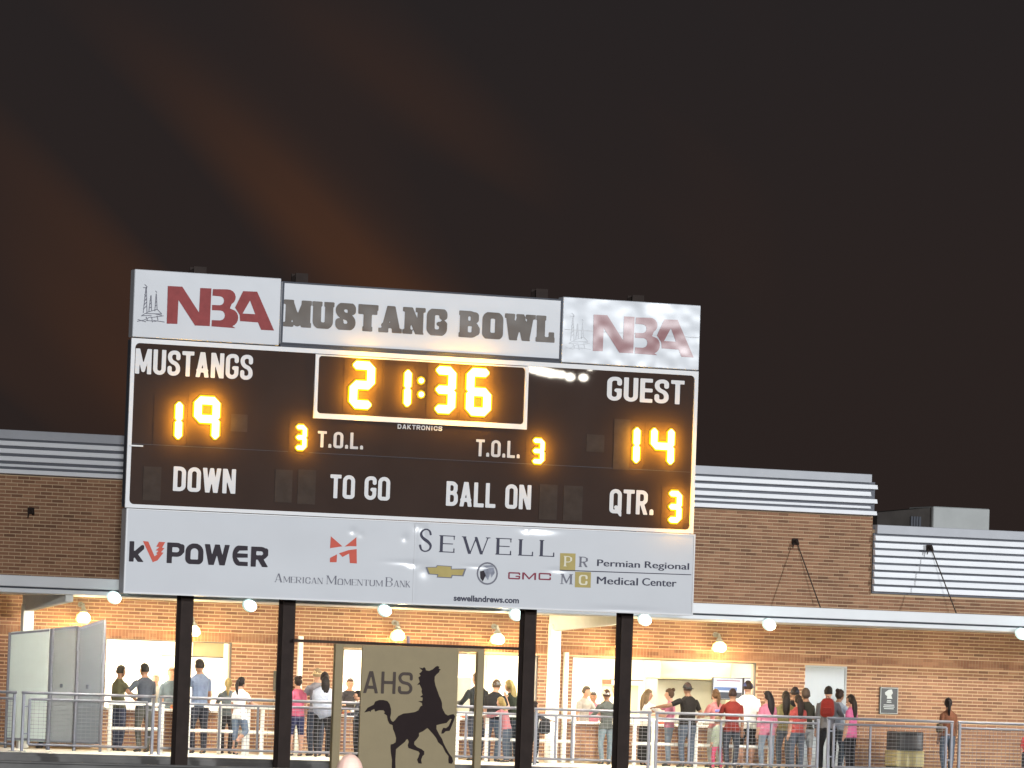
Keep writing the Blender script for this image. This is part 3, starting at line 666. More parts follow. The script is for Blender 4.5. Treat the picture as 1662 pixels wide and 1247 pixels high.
# rounded inner corners: face with frame around it
def rrect(x0, x1, z0, z1, r, n=5):
    out = []
    for cx_, cz_, a0 in ((x1 - r, z1 - r, 0), (x0 + r, z1 - r, 90), (x0 + r, z0 + r, 180), (x1 - r, z0 + r, 270)):
        for k in range(n + 1):
            a_ = radians(a0 + 90 * k / n); out.append((cx_ + r * cos(a_), cz_ + r * sin(a_)))
    return out
bm = bmesh.new(); box(bm, X0 + .03, X1 - .03, YB, YB + .028, 4.83, 8.04); mesh_obj('board_face', bm, M_face, sb)
sheet('board_frame', [[(X0, 4.80), (X1, 4.80), (X1, 8.07), (X0, 8.07)], rrect(X0 + .08, X1 - .08, 4.87, 7.98, .09)], YB - .03, M_frame_w, sb, .05)
cx0, cx1 = at(510, 620, YB).x, at(856, 640, YB).x; cz0 = at(510, 679, YB).z
sheet('clock_frame', [[(cx0, cz0), (cx1, cz0), (cx1, 7.966), (cx0, 7.966)], rrect(cx0 + .07, cx1 - .07, cz0 + .10, 7.94, .07)], YB - .035, M_frame_w, sb, .045)
# seams between the board's sections
zsm = at(640, 742, YB).z
bm = bmesh.new(); box(bm, X0 + .1, X1 - .1, YB - .006, YB - .001, zsm - .004, zsm + .004); mesh_obj('seam_strip', bm, M_slot, sb)
bm = bmesh.new(); zz = at(225, 724, YB).z; box(bm, X0 + .05, X0 + .31, YB - .045, YB - .033, zz - .014, zz + .014); mesh_obj('latch', bm, M_frame_w, sb)

# top panels
def panel(px0, px1, z0, z1, y0, m, name='header_panel'):
    a_, b_ = at(px0, 500, y0).x, at(px1, 500, y0).x
    bm = bmesh.new(); bevel_box(bm, a_, b_, y0, y0 + .26, z0, z1, .012)
    return mesh_obj(name, bm, m, sb)
pL = panel(216.5, 455, 8.09, 9.40, YB - .06, M_vinyl)
pM = panel(456.5, 912, 8.13, 9.35, YB - .03, M_vinyl)
pR = panel(914, 1137.5, 8.09, 9.40, YB - .06, M_vinyl_wrinkled)
a_, b_ = at(456.5, 500, YB).x, at(912, 500, YB).x
sheet('panel_border', [[(a_, 8.13), (b_, 8.13), (b_, 9.35), (a_, 9.35)], [(a_ + .035, 8.16), (b_ - .035, 8.16), (b_ - .035, 9.32), (a_ + .035, 9.32)]], YB - .045, M_slot, pM, .012)
for px_, w2 in ((700, 2.9), (830, .9)):
    xx = at(px_, 575, YB).x
bm = bmesh.new(); box(bm, a_, b_, YB - .02, YB + .2, 8.072, 8.128); mesh_obj('panel_gap_shade', bm, M_slot, sb)  # dark bar coloured as the shadow under the middle panel
# bottom panel
bx0, bx1 = at(202.5, 900, YB - .07).x, at(1126.5, 930, YB - .07).x
bm = bmesh.new(); bevel_box(bm, bx0, bx1, YB - .052, YB + .24, 3.15, 4.785, .012); pB = mesh_obj('sponsor_panel', bm, M_vinyl, sb)
sheet('panel_trim', [[(bx0, 3.15), (bx1, 3.15), (bx1, 4.785), (bx0, 4.785)], [(bx0 + .03, 3.185), (bx1 - .03, 3.185), (bx1 - .03, 4.76), (bx0 + .03, 4.76)]], YB - .085, M_frame_w, pB, .012)
nx_, nz_ = 420, 64
gx_ = np.linspace(bx0 + .02, bx1 - .02, nx_); gz_ = np.linspace(3.17, 4.77, nz_); GX, GZ = np.meshgrid(gx_, gz_, indexing='ij'); DY = np.zeros(GX.shape)
for px, py, rx_, rz_, dp in ((678, 854, .10, .10, .012), (687, 866, .05, .16, .010), (655, 873, .06, .07, .008), (571, 862, .07, .06, .008), (584, 868, .06, .06, .004), (875, 859, .34, .08, .014), (852, 858, .08, .08, .01),
                            (668, 916, .12, .06, .010), (688, 926, .14, .14, .012), (655, 913, .35, .04, .005), (775, 920, .25, .03, .005), (905, 926, .2, .04, .006), (1010, 990, .6, .05, .005), (420, 900, 1.5, .5, .006), (560, 985, .5, .05, .004)):
    c_ = at(px, py, YB); DY += dp * np.exp(-((GX - c_.x) / rx_) ** 2 - ((GZ - c_.z) / rz_) ** 2)
DY = np.minimum(DY, .02); cp = at(672, 900, YB).x; DY += .004 * np.exp(-np.abs(GX - cp) / .05)
idx = np.arange(nx_ * nz_).reshape(nx_, nz_)
me = bpy.data.meshes.new('vinyl_sheet')
me.from_pydata(np.stack([GX.ravel(), (YB - .074 + np.minimum(DY, .02)).ravel(), GZ.ravel()], 1).tolist(), [], np.stack([idx[:-1, :-1], idx[1:, :-1], idx[1:, 1:], idx[:-1, 1:]], -1).reshape(-1, 4).tolist()); me.update()
data_obj('vinyl_sheet', me, M_vinyl, pB, True)
xs_ = at(672, 900, YB - .07).x
bm = bmesh.new(); box(bm, xs_ - .003, xs_ + .003, YB - .0765, YB - .073, 3.19, 4.75); mesh_obj('panel_seam', bm, M_ltr, pB)

def bx(px, py, y=YB): v = at(px, py, y); return v.x, v.z
def W_(text, pxl, pxr, ytop, ybot, y, m, parent, **k):
    """cap line and baseline given at the left end of the word"""
    x0, z1 = bx(pxl, ytop, y); _, z0 = bx(pxl, ybot, y); x1 = bx(pxr, ytop, y)[0]
    return word(text, x0, x1, z0, z1, y, m, parent, **k)
yF = YB - .006
cond = dict(w=.47, t=.158, gap=.065)
W_('MUSTANGS', 220.5, 411.5, 565.5, 606.5, yF, M_let, sb, **cond)
W_('GUEST', 986, 1111.5, 611, 650, yF, M_let, sb, **cond)
W_('T.O.L.', 516, 591, 699.5, 726, yF, M_ltr, sb, w=.50, t=.16, gap=.08)
W_('T.O.L.', 773, 845, 713, 740.5, yF, M_ltr, sb, w=.50, t=.16, gap=.08)
W_('DOWN', 282, 383.5, 757, 797, yF, M_let, sb, **cond)
W_('TO GO', 536.5, 634, 770, 808.5, yF, M_let, sb, **cond)
W_('BALL ON', 725, 863, 781, 821, yF, M_let, sb, **cond)
W_('QTR.', 990, 1062.5, 793.5, 833, yF, M_let, sb, **cond)
W_('DAKTRONICS', 645.5, 718, 688.5, 696, yF, M_ltr, sb, w=.9, t=.22, gap=.2, res=16)

# segment digits
M_core = mat('led_core', (.03, .02, .01), .9, emit=(1, .78, .42), strength=3.2, vary=0, spec=0)
M_rim = mat('led_edge', (.03, .02, .01), .9, emit=(1, .72, .0), strength=1.1, vary=0, spec=0)
M_plate = mat('digit_plate', (.045, .030, .025), .9, vary=.15, nscale=1.2, spec=.02)
M_module = mat('digit_module', (.055, .041, .034), .8, vary=.35, nscale=5, spec=.05)
SEG = {'0': 'abcdef', '1': 'bc', '2': 'abged', '3': 'abgcd', '4': 'fgbc', '6': 'afgcde', '9': 'abcfg'}
plate_n = 0
def digit(ch, pxl, pxr, ytop, ybot, one=False):
    y = YB
    xa, z1 = bx(pxl, ytop, y); xb = bx(pxr, ytop, y)[0]; _, z0 = bx(pxl, ybot, y)
    xa += .03; xb -= .03; z0 += .03; z1 -= .03
    H_ = z1 - z0; T = H_ * .175
    if one: xa = xb - H_ * .56
    g_ = bpy.data.objects.new('digit', None); link(g_, sb); g_.matrix_parent_inverse = Matrix.Translation(sb.location).inverted()
    g_['label'] = 'lit amber digit ' + {'1': 'one', '2': 'two', '3': 'three', '4': 'four', '6': 'six', '9': 'nine'}[ch]
    h = T / 2; l_, r_, t_, b_, m_ = xa + h, xb - h, z1 - h, z0 + h, (z0 + z1) / 2
    ends = {'a': ((l_, t_), (r_, t_)), 'b': ((r_, t_), (r_, m_)), 'c': ((r_, m_), (r_, b_)), 'd': ((l_, b_), (r_, b_)), 'e': ((l_, m_), (l_, b_)), 'f': ((l_, t_), (l_, m_)), 'g': ((l_, m_), (r_, m_))}
    def hexa(p, q_, hw, ext):
        e_ = h * .30 + ext; c_ = hw * .78; k_ = hw - c_
        if abs(p[1] - q_[1]) < 1e-6:
            x0_, x1_, z_ = p[0] - e_, q_[0] + e_, p[1]
            return [(x0_, z_ + k_), (x0_ + c_, z_ + hw), (x1_ - c_, z_ + hw), (x1_, z_ + k_), (x1_, z_ - k_), (x1_ - c_, z_ - hw), (x0_ + c_, z_ - hw), (x0_, z_ - k_)]
        x_, a1, b1 = p[0], max(p[1], q_[1]) + e_, min(p[1], q_[1]) - e_
        return [(x_ + k_, a1), (x_ + hw, a1 - c_), (x_ + hw, b1 + c_), (x_ + k_, b1), (x_ - k_, b1), (x_ - hw, b1 + c_), (x_ - hw, a1 - c_), (x_ - k_, a1)]
    global plate_n; plate_n += 1
    bm = bmesh.new(); box(bm, xa - .12, xb + .06, YB - .0045 - .0005 * (plate_n % 4), YB - .001, z0 - .09, z1 + (.09 if z1 < 7.75 else .05)); mesh_obj('digit_module', bm, M_plate, g_)
    for s_ in SEG[ch]:
        bm = bmesh.new(); p, q_ = ends[s_]
        dy = 'abcdefg'.index(s_) * .0011
        for hw, ext, ya, yb_, mi in ((h + .030, .018, y - .024 - dy, y - .002, 1), (h, -.002, y - .034 - dy, y - .0325 - dy, 0)):
            hx_ = hexa(p, q_, hw, ext)
            f1 = [bm.verts.new((u, ya, v)) for u, v in hx_]; f2 = [bm.verts.new((u, yb_, v)) for u, v in hx_]
            fs = [bm.faces.new(f1), bm.faces.new(f2[::-1])]
            for k in range(8): fs.append(bm.faces.new((f1[k], f2[k], f2[(k + 1) % 8], f1[(k + 1) % 8])))
            for f in fs: f.material_index = mi
        bmesh.ops.recalc_face_normals(bm, faces=bm.faces)
        mesh_obj('lit_segment', bm, [M_core, M_rim], g_)
        # added amber lamp before each segment, throwing a halo back onto the board
        la = bpy.data.lights.new('segment_halo_lamp', 'AREA'); la.shape = 'RECTANGLE'; la.size = max(abs(p[0] - q_[0]), T); la.size_y = max(abs(p[1] - q_[1]), T)
        la.energy = 95 * la.size * la.size_y * pi; la.color = (1, .48, .02); la.specular_factor = 0
        lo = bpy.data.objects.new('segment_halo_lamp', la); C.objects.link(lo); lo.location = ((p[0] + q_[0]) / 2, y - .20, (p[1] + q_[1]) / 2); lo.rotation_euler = (radians(90), 0, 0)
digit('2', 566, 611, 583, 665)
digit('1', 622, 670, 592, 664.5, True)
digit('3', 701, 742.5, 591.5, 672.5)
digit('6', 755, 800, 594.5, 676.5)
digit('1', 250, 299, 644, 717.5, True)
digit('9', 313, 359.5, 640.5, 718)
digit('3', 476, 500, 687, 732.5)
digit('3', 860.5, 885.5, 709, 754.5)
digit('1', 1005, 1041, 686.5, 756.5, True)
digit('4', 1054, 1096.5, 688.5, 758.5)
digit('3', 1080.5, 1108.5, 794, 850.5)
for py in (618, 640.5):
    xx, z_ = bx(683, py)
    bm = bmesh.new()
    for r, ya, yb_, mi in ((.088, YB - .024, YB - .002, 1), (.058, YB - .032, YB - .026, 0)):
        f1 = [bm.verts.new((xx + r * cos(2 * pi * k / 8), ya, z_ + r * sin(2 * pi * k / 8))) for k in range(8)]; f2 = [bm.verts.new((v.co.x, yb_, v.co.z)) for v in f1]
        fs = [bm.faces.new(f1), bm.faces.new(f2[::-1])] + [bm.faces.new((f1[k], f2[k], f2[(k + 1) % 8], f1[(k + 1) % 8])) for k in range(8)]
        for f in fs: f.material_index = mi
    bmesh.ops.recalc_face_normals(bm, faces=bm.faces)
    mesh_obj('colon_dot', bm, [M_core, M_rim], sb)
# unlit digit modules, faint raised plates
for (a0, b0, c0, d0_) in ((233, 757, 262, 812), (447, 762, 475, 815), (484, 762, 513, 818), (375, 672, 402, 700), (876, 786, 905, 843), (915, 788, 946, 845), (952, 705, 981, 733), (997, 680, 1023, 762)):
    xa, za = bx(a0, b0); xb, _ = bx(c0, b0); _, zb = bx(a0, d0_)
    bm = bmesh.new(); box(bm, xa, xb, YB - .010, YB - .001, zb, za); mesh_obj('unlit_module', bm, M_module, sb)

# ---- logos
def loops_from(crop, pts_list, y):
    ox, oy, s_ = crop
    return [[bx(ox + u / s_, oy + v / s_, y) for u, v in pts] for pts in pts_list]
yL = YB - .066; c8 = (210, 430, 6.648)
Npoly = [(415, 228), (572, 236), (752, 515), (765, 250), (886, 255), (868, 662), (708, 655), (530, 380), (518, 638), (403, 635)]
def arc(cx_, cy_, rx, ry, a0, a1, n=8): return [(cx_ + rx * cos(radians(a0 + (a1 - a0) * k / n)), cy_ + ry * sin(radians(a0 + (a1 - a0) * k / n))) for k in range(n + 1)]
Bpoly = [(902, 262), (1060, 265)] + arc(1060, 350, 88, 85, -90, 60, 7) + [(1085, 470)] + arc(1080, 570, 95, 98, -50, 70, 7) + [(1145, 684), (886, 664), (890, 596)] + [(980, 600)] + arc(985, 546, 46, 52, 90, -90, 6) + [(892, 490), (893, 433), (975, 436)] + arc(980, 388, 42, 47, 90, -90, 6) + [(896, 333)]
Apoly = [(1228, 284), (1380, 290), (1562, 710), (1422, 702), (1388, 622), (1195, 608), (1190, 540), (1140, 462)]
Ahole = [(1302, 385), (1358, 533), (1222, 525)]
der = [[(150, 520), (180, 240)], [(190, 510), (185, 240)], [(150, 480), (190, 440)], [(155, 440), (188, 400)], [(160, 400), (186, 360)], [(165, 360), (186, 320)], [(168, 320), (185, 280)], [(165, 210), (195, 240)], [(150, 245), (192, 250)],
       [(210, 510), (232, 330)], [(240, 500), (236, 330)], [(212, 470), (240, 450)], [(216, 430), (238, 410)], [(222, 390), (238, 370)], [(275, 500), (290, 310)], [(300, 480), (292, 310)], [(278, 450), (298, 430)], [(282, 410), (297, 390)], [(285, 370), (296, 350)], [(282, 280), (298, 300)],
       [(130, 550), (200, 510)], [(200, 510), (300, 480)], [(300, 480), (350, 530)], [(350, 530), (180, 525)], [(130, 550), (240, 545)], [(85, 610), (160, 595)], [(160, 595), (230, 560)], [(90, 590), (180, 615)], [(180, 600), (290, 610)], [(230, 570), (370, 550)], [(260, 600), (380, 618)], [(180, 560), (200, 605)], [(240, 560), (250, 620)], [(300, 550), (310, 600)], [(280, 530), (350, 545)]]
def line_loops(segs, crop, y, w):
    out = []
    for a_, b_ in segs:
        A, B = [Vector(p) for p in loops_from(crop, [(a_, b_)], y)[0]]
        d = (B - A).normalized(); n_ = Vector((-d.y, d.x)) * w / 2
        out.append([tuple(A - n_), tuple(B - n_), tuple(B + n_), tuple(A + n_)])
    return out
def quads_mesh(name, loops, y, m, parent):
    V_ = []; F_ = []
    for i, lp in enumerate(loops):
        n0 = len(V_); V_ += [(u, y - .0004 * (i % 7), v) for u, v in lp]; F_.append(list(range(n0, n0 + len(lp))))
    me = bpy.data.meshes.new(name); me.from_pydata(V_, [], F_); me.update(); return data_obj(name, me, m, parent)
def nba(crop, parent):
    sheet('logo_letter', loops_from(crop, [Npoly], yL), yL, M_nba, parent)
    sheet('logo_letter', loops_from(crop, [Bpoly], yL), yL, M_nba, parent)
    sheet('logo_letter', loops_from(crop, [Apoly, Ahole], yL), yL, M_nba, parent)
    quads_mesh('derrick_drawing', line_loops(der, crop, yL, .014), yL, M_inkg, parent)
nba(c8, pL)
# the right-hand panel repeats the same print 692 px further along the same plane
dxw = at(963, 510, yL).x - at(271.8, 464.3, yL).x
for o in list(pL.children):
    c2 = o.copy(); C.objects.link(c2); c2.parent = pR; c2.matrix_parent_inverse = o.matrix_parent_inverse.copy()
    sx_ = (at(1126, 575, yL).x - at(963, 510, yL).x) / (at(444.8, 536.8, yL).x - at(271.8, 464.3, yL).x)
    x0_ = at(271.8, 464.3, yL).x
    c2.scale = (sx_, 1, 1)
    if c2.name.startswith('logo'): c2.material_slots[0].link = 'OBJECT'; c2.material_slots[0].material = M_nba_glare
    if c2.name.startswith('derrick'): c2.material_slots[0].link = 'OBJECT'; c2.material_slots[0].material = M_ink_glare
    c2.location = (x0_ + dxw - x0_ * sx_, 0, -.03)
zz = at(1000, 540, yL).z
bm = bmesh.new(); xa, xb = at(915, 540, yL).x, at(1136, 540, yL).x; box(bm, xa + .02, xb - .02, YB - .0655, YB - .061, zz - .006, zz + .006); mesh_obj('sheet_joint', bm, M_ltr, pR)

slab = dict(w=.66, t=.27, th=.20, gap=.075, serif=.17, sl=.03, R=.16, res=28)
ym = YB - .037
x0, z1 = bx(462.5, 486, ym); _, z0 = bx(462.5, 530, ym)
xm = bx(726.5, 510, ym)[0]; xs2 = bx(747, 505, ym)[0]; x1 = bx(900, 515, ym)[0]
word('MUSTANG', x0, xm, z0, z1, ym, M_bowl, pM, **slab)
word('BOWL', xs2, x1, z0, z1, ym, M_bowl, pM, **slab)

yl = YB - .078
# kVPOWER
c5 = (200, 840, 5.936)
def Wc(text, crop, xl, xr, yt, yb_, y, m, parent, **k):
    ox, oy, s_ = crop
    return W_(text, ox + xl / s_, ox + xr / s_, oy + yt / s_, oy + yb_ / s_, y, m, parent, **k)
Wc('k', c5, 62, 205, 228, 425, yl, M_ink, pB, w=.72, t=.23, R=.1)
Wc('POW', c5, 425, 1030, 240, 440, yl, M_ink, pB, w=.80, t=.24, th=.22, gap=.05, R=.38)
# E drawn as a rounded E
sheet('lettering', loops_from(c5, [[(1200, 276), (1200, 318), (1120, 320), (1098, 345), (1200, 350), (1200, 388), (1095, 388), (1120, 425), (1200, 430), (1200, 470), (1110, 466)] + arc(1115, 368, 62, 98, 95, 265, 9)], yl), yl, M_ink, pB)
Wc('R', c5, 1235, 1400, 280, 474, yl, M_ink, pB, w=.80, t=.24, th=.22, R=.3)
sheet('bolt_mark', loops_from(c5, [[(190, 228), (242, 232), (302, 375), (330, 355), (318, 345), (340, 322), (312, 318), (348, 285), (318, 283), (345, 235), (405, 238), (375, 292), (398, 296), (365, 335), (388, 340), (330, 415), (285, 432)]], yl), yl, M_lred, pB)
# red two-piece mark and bank name
c1 = (440, 840, 6.392)
for lp in ([(620, 195), (740, 300), (612, 320)], [(765, 302), (885, 205), (886, 300), (820, 298)], [(610, 465), (612, 420), (685, 382), (680, 465)],
           [(705, 372), (800, 340), (888, 328), (890, 478), (818, 474), (810, 375), (742, 410)]):
    sheet('logo_piece', loops_from(c1, [lp], yl), yl, M_lred, pB)
ser = dict(w=.60, t=.115, th=.05, gap=.10, serif=.045, sl=.06, R=.3, res=20)
Wc('AMERICAN', c1, 38, 540, 580, 672, yl, M_inkg, pB, small=.70, **ser)
Wc('MOMENTUM', c1, 578, 1160, 602, 694, yl, M_inkg, pB, small=.70, **ser)
Wc('BANK', c1, 1192, 1450, 620, 718, yl, M_inkg, pB, small=.70, **ser)
# SEWELL
c6 = (660, 840, 6.392)
M_sew = mat('ink_slate', (.06, .06, .085), .5, spec=.08)
big = dict(w=.56, t=.125, th=.055, gap=.10, serif=.05, sl=.06, R=.3, res=28)
Wc('S', c6, 132, 275, 112, 357, yl, M_sew, pB, **{**big, 'serif': 0, 'R': .28})
for ch, xl, xr, yt, yb_ in (('E', 350, 500, 184, 361), ('W', 582, 862, 196, 376), ('E', 935, 1088, 212, 386), ('L', 1170, 1315, 226, 396), ('L', 1388, 1535, 234, 404)):
    Wc(ch, c6, xl, xr, yt, yb_, yl, M_sew, pB, **{**big, 'w': .85 if ch != 'W' else 1.0, 't': .15})
# bow tie shape, round badge, three letters
M_silver = mat('badge_silver', (.24, .25, .30), .3, vary=.5, nscale=14, spec=.08)
sheet('badge_outline', loops_from(c6, [[(198, 515), (305, 512), (315, 495), (470, 505), (468, 532), (620, 530), (590, 612), (478, 606), (468, 632), (312, 624), (318, 598), (228, 590)]], yl), yl, M_inkg, pB)
sheet('badge', loops_from(c6, [[(215, 520), (312, 520), (322, 502), (460, 512), (458, 540), (600, 540), (575, 602), (468, 596), (458, 622), (322, 615), (330, 590), (240, 583)]], yl - .004), yl - .004, M_gold, pB)
sheet('badge_ring', loops_from(c6, [arc(837, 582, 110, 118, 0, 345, 23), arc(837, 582, 94, 101, 0, 345, 23)], yl), yl, M_inkg, pB)
for lp in ([(762, 560), (800, 550), (822, 600), (790, 665), (765, 630)], [(800, 540), (850, 530), (868, 580), (845, 650), (815, 610)], [(850, 525), (905, 520), (915, 575), (880, 625), (865, 570)], [(790, 500), (880, 495), (905, 515), (830, 522)]):
    sheet('badge_shield', loops_from(c6, [lp], yl - .003), yl - .003, M_silver if lp[0][0] != 762 else M_ink, pB)
M_gmc = mat('logo_maroon', (.22, .045, .07), .4, spec=.08)
Wc('G', c6, 1055, 1180, 566, 640, yl, M_gmc, pB, w=1.5, t=.20, R=.08)
Wc('M', c6, 1200, 1345, 570, 644, yl, M_gmc, pB, w=1.3, t=.22)
Wc('C', c6, 1370, 1500, 574, 648, yl, M_gmc, pB, w=1.5, t=.20, R=.08)
x0, z1 = bx(736.5, 967, yl); _, z0 = bx(736.5, 975, yl); x1 = bx(842.5, 970, yl)[0]
bword('sewellandrews.com', x0, x1, z0, z1 + .02, yl, M_sew, pB, .035)
# four-square monogram with name
c7 = (880, 860, 6.156)
def sq(xl, xr, yt, yb_, m, y): return sheet('monogram_square', loops_from(c7, [[(xl, yt), (xr, yt + (xr - xl) * .03), (xr - 4, yb_ + (xr - xl) * .03), (xl - 4, yb_)]], y), y, m, pB)
sq(180, 334, 233, 400, M_gold, yl); sq(330, 488, 420, 575, M_gold, yl)
M_cream_ink = mat('ink_cream', (.68, .64, .50), .5, spec=.08)
sh4 = dict(w=.62, t=.15, th=.08, serif=.06, sl=.07, R=.3, res=22)
Wc('P', c7, 222, 300, 262, 366, yl - .005, M_cream_ink, pB, **sh4)
Wc('R', c7, 375, 458, 268, 372, yl, M_inkg, pB, **sh4)
Wc('M', c7, 190, 300, 440, 542, yl, M_inkg, pB, **sh4)
Wc('C', c7, 368, 455, 450, 550, yl - .005, M_cream_ink, pB, **{**sh4, 'serif': 0})
sheet('rule_line', loops_from(c7, [[(180, 400), (1490, 446), (1490, 454), (180, 409)]], yl - .003), yl - .003, M_sew, pB)
def Bc(text, crop, xl, xr, yt, yb_, off):
    ox, oy, s_ = crop; x0, z1 = bx(ox + xl / s_, oy + yt / s_, yl); _, z0 = bx(ox + xl / s_, oy + yb_ / s_, yl); x1 = bx(ox + xr / s_, oy + yt / s_, yl)[0]
    bword(text, x0, x1, z0, z1, yl, M_sew, pB, off)
Bc('Permian', c7, 550, 975, 292, 362, 0)
Bc('Regional', c7, 1026, 1466, 311, 381, 0)
Bc('Medical', c7, 547, 955, 462, 540, 0)
Bc('Center', c7, 1000, 1340, 478, 556, 0)

# ================================================================== MASCOT SIGN between posts two and three
YS = 91.2
ms = thing('mascot_sign', 'tan sheet metal sign with a dark rearing horse and school initials between the middle posts', 'sign', (34, 91.2, -.35))
def px2(x_, y_, Y=YS): v = at(x_, y_, Y); return v.x, v.z
ztop = px2(660, 1049)[1]
xa, xb = px2(586.5, 1100)[0], px2(743.5, 1100)[0]
bm = bmesh.new(); bevel_box(bm, xa, xb, YS, YS + .05, -.25, ztop, .006); mp_ = mesh_obj('sign_panel', bm, M_tan, ms)
xl_, xl2 = px2(543, 1100)[0], px2(556, 1100)[0]; xr_, xr2 = px2(774.5, 1100)[0], px2(785.5, 1100)[0]
bm = bmesh.new(); bevel_box(bm, xl_, xl2, YS, YS + .12, -.349, ztop, .008); mesh_obj('frame_upright', bm, M_tan, ms)
bm = bmesh.new(); bevel_box(bm, xr_, xr2, YS, YS + .12, -.349, ztop, .008); mesh_obj('frame_upright', bm, M_tan, ms)
for p, q_ in ((xl2 + .001, xa - .001), (xb + .001, xr_ - .001)):
    bm = bmesh.new(); bevel_box(bm, p, q_, YS, YS + .05, ztop - .07, ztop, .004); mesh_obj('frame_rail', bm, M_tan, ms)
bm = bmesh.new(); box(bm, px2(477, 1043)[0], px2(845, 1055)[0], YS + .02, YS + .1, ztop + .003, ztop + .058); mesh_obj('top_bar', bm, M_post, ms)
bm = bmesh.new(); hx0, hz0 = px2(664.5, 1040); box(bm, hx0 - .025, hx0 + .025, YS + .03, YS + .09, ztop + .06, ztop + .2); mesh_obj('top_bracket', bm, mat('violet_bracket', (.16, .13, .2), .5), ms)
HORSE = [(708,95),(745,105),(765,92),(782,110),(783,128),(820,135),(862,118),(895,88),(915,78),(938,88),(930,108),(955,120),(940,130),(935,150),(905,175),(885,200),(883,250),(893,300),(915,360),(935,420),(955,460),(968,500),(970,555),(985,590),(1005,625),(1035,645),(1065,635),(1100,628),(1118,655),(1105,700),(1085,750),(1065,800),(1055,820),(1010,825),(985,850),(962,852),(968,815),(985,785),(1015,790),(1045,765),(1055,745),(1068,715),(1080,685),(1060,685),(1020,730),(965,740),(905,755),(905,800),(935,860),(970,915),(985,960),(1010,1010),(1050,1080),(1085,1125),(1095,1170),(1080,1197),(1045,1190),(1042,1150),(1045,1110),(1010,1065),(975,995),(925,950),(905,905),(870,860),(815,798),(800,788),(750,825),(705,845),(705,880),(680,915),(652,945),(650,975),(680,1005),(735,1030),(765,1055),(765,1090),(745,1110),(730,1150),(737,1195),(700,1192),(685,1150),(700,1120),(715,1075),(700,1055),(640,1035),(585,1015),(578,985),(590,945),(578,915),(560,920),(545,945),(490,990),(442,1030),(440,1070),(435,1150),(437,1260),(450,1290),(405,1295),(395,1247),(398,1150),(385,1070),(380,1000),(385,975),(410,970),(440,950),(445,900),(430,850),(410,800),(405,755),(370,740),(350,700),(340,645),(305,620),(318,605),(300,585),(250,585),(205,600),(195,570),(160,585),(150,605),(140,595),(80,610),(120,555),(190,520),(205,485),(250,468),(300,468),(345,480),(370,515),(385,570),(385,620),(375,670),(390,705),(408,718),(430,700),(470,650),(530,622),(600,615),(660,605),(700,585),(725,540),(745,530),(740,500),(697,482),(745,478),(750,440),(718,432),(748,410),(735,370),(740,345),(715,290),(685,295),(715,260),(700,210),(725,190),(708,165),(730,150),(745,130)]
yh = YS - .008
sheet('horse_silhouette', [[px2(580 + u / 7.044, 1070 + v / 7.044, yh) for u, v in HORSE]], yh, M_dark_print, mp_, .006)
M_ahs = mat('print_brown', (.075, .058, .050), .6, vary=.3, nscale=8, spec=.08)
W_('AHS', 590, 670.5, 1089, 1125, yh, M_ahs, mp_, w=.68, t=.14, gap=.12, R=.3)

# ================================================================== RAILINGS
YR = 96.3
M_wire = mat('wire', (.17, .175, .19), .6, metal=.3)
def railing(px0, px1, label, mids=(), gate=False):
    x0, x1 = at(px0, 1170, YR).x, at(px1, 1170, YR).x
    t = thing('railing_section', label, 'railing', ((x0 + x1) / 2, YR, -.04), 'galvanised railing along the concourse edge')
    zt, z2, zb = 1.14, 1.015, .10
    for xx in (x0, x1):
        bm = bmesh.new(); bevel_box(bm, xx - .028, xx + .028, YR - .028, YR + .028, -.035, zt - .03, .006); box(bm, xx - .07, xx + .07, YR - .07, YR + .07, -.039, -.030); mesh_obj('post', bm, M_galv, t)
    bm = bmesh.new(); tube(bm, [(x0 - .04, YR, zt), (x1 + .04, YR, zt)], .030, 8); mesh_obj('top_rail', bm, M_galv, t)
    i0, i1 = x0 + .03, x1 - .03
    if gate:
        i0 += .10; i1 -= .10
        for xx in (i0, i1):
            bm = bmesh.new(); bevel_box(bm, xx - .024, xx + .024, YR - .024, YR + .024, zb, z2, .005); mesh_obj('gate_stile', bm, M_galv, t)
            for zz_ in (.3, .85):
                bm = bmesh.new(); u = x0 if xx == i0 else x1; box(bm, min(u, xx) + .025, max(u, xx) - .025, YR - .015, YR + .015, zz_, zz_ + .03); mesh_obj('hinge', bm, M_galv, t)
    for zz_, r in ((z2, .026), (zb, .026)):
        bm = bmesh.new(); tube(bm, [(i0, YR, zz_), (i1, YR, zz_)], r, 8); mesh_obj('rail', bm, M_galv, t)
    for u in mids:
        xx = at(u, 1180, YR).x
        bm = bmesh.new(); bevel_box(bm, xx - .022, xx + .022, YR - .022, YR + .022, zb + .02, z2 - .02, .005); mesh_obj('mid_post', bm, M_galv, t)
    bm = bmesh.new()
    z = zb + .1
    while z < z2 - .03: box(bm, i0, i1, YR - .004, YR + .001, z - .004, z + .004); z += .075
    x = i0 + .1
    while x < i1 - .03: box(bm, x - .002, x + .002, YR + .002, YR + .006, zb, z2); x += .1
    mesh_obj('wire_mesh', bm, M_wire, t, kind='stuff')
railing(-120, 22, 'railing section at the far left edge of the photo')
railing(37, 248, 'railing gate section in front of the grey screen panels', gate=True)
railing(259, 452, 'railing section between the first and second scoreboard posts', mids=(356, 418))
railing(462, 652, 'railing section running behind the left half of the mascot sign', mids=(560,))
railing(662, 856, 'railing section behind the right half of the mascot sign', mids=(756, 812))
railing(870, 1054, 'railing section crossed by the fourth scoreboard post', mids=(902, 929))
railing(1066, 1328, 'railing section in front of the right serving window customers', mids=(1119, 1170, 1214, 1252))
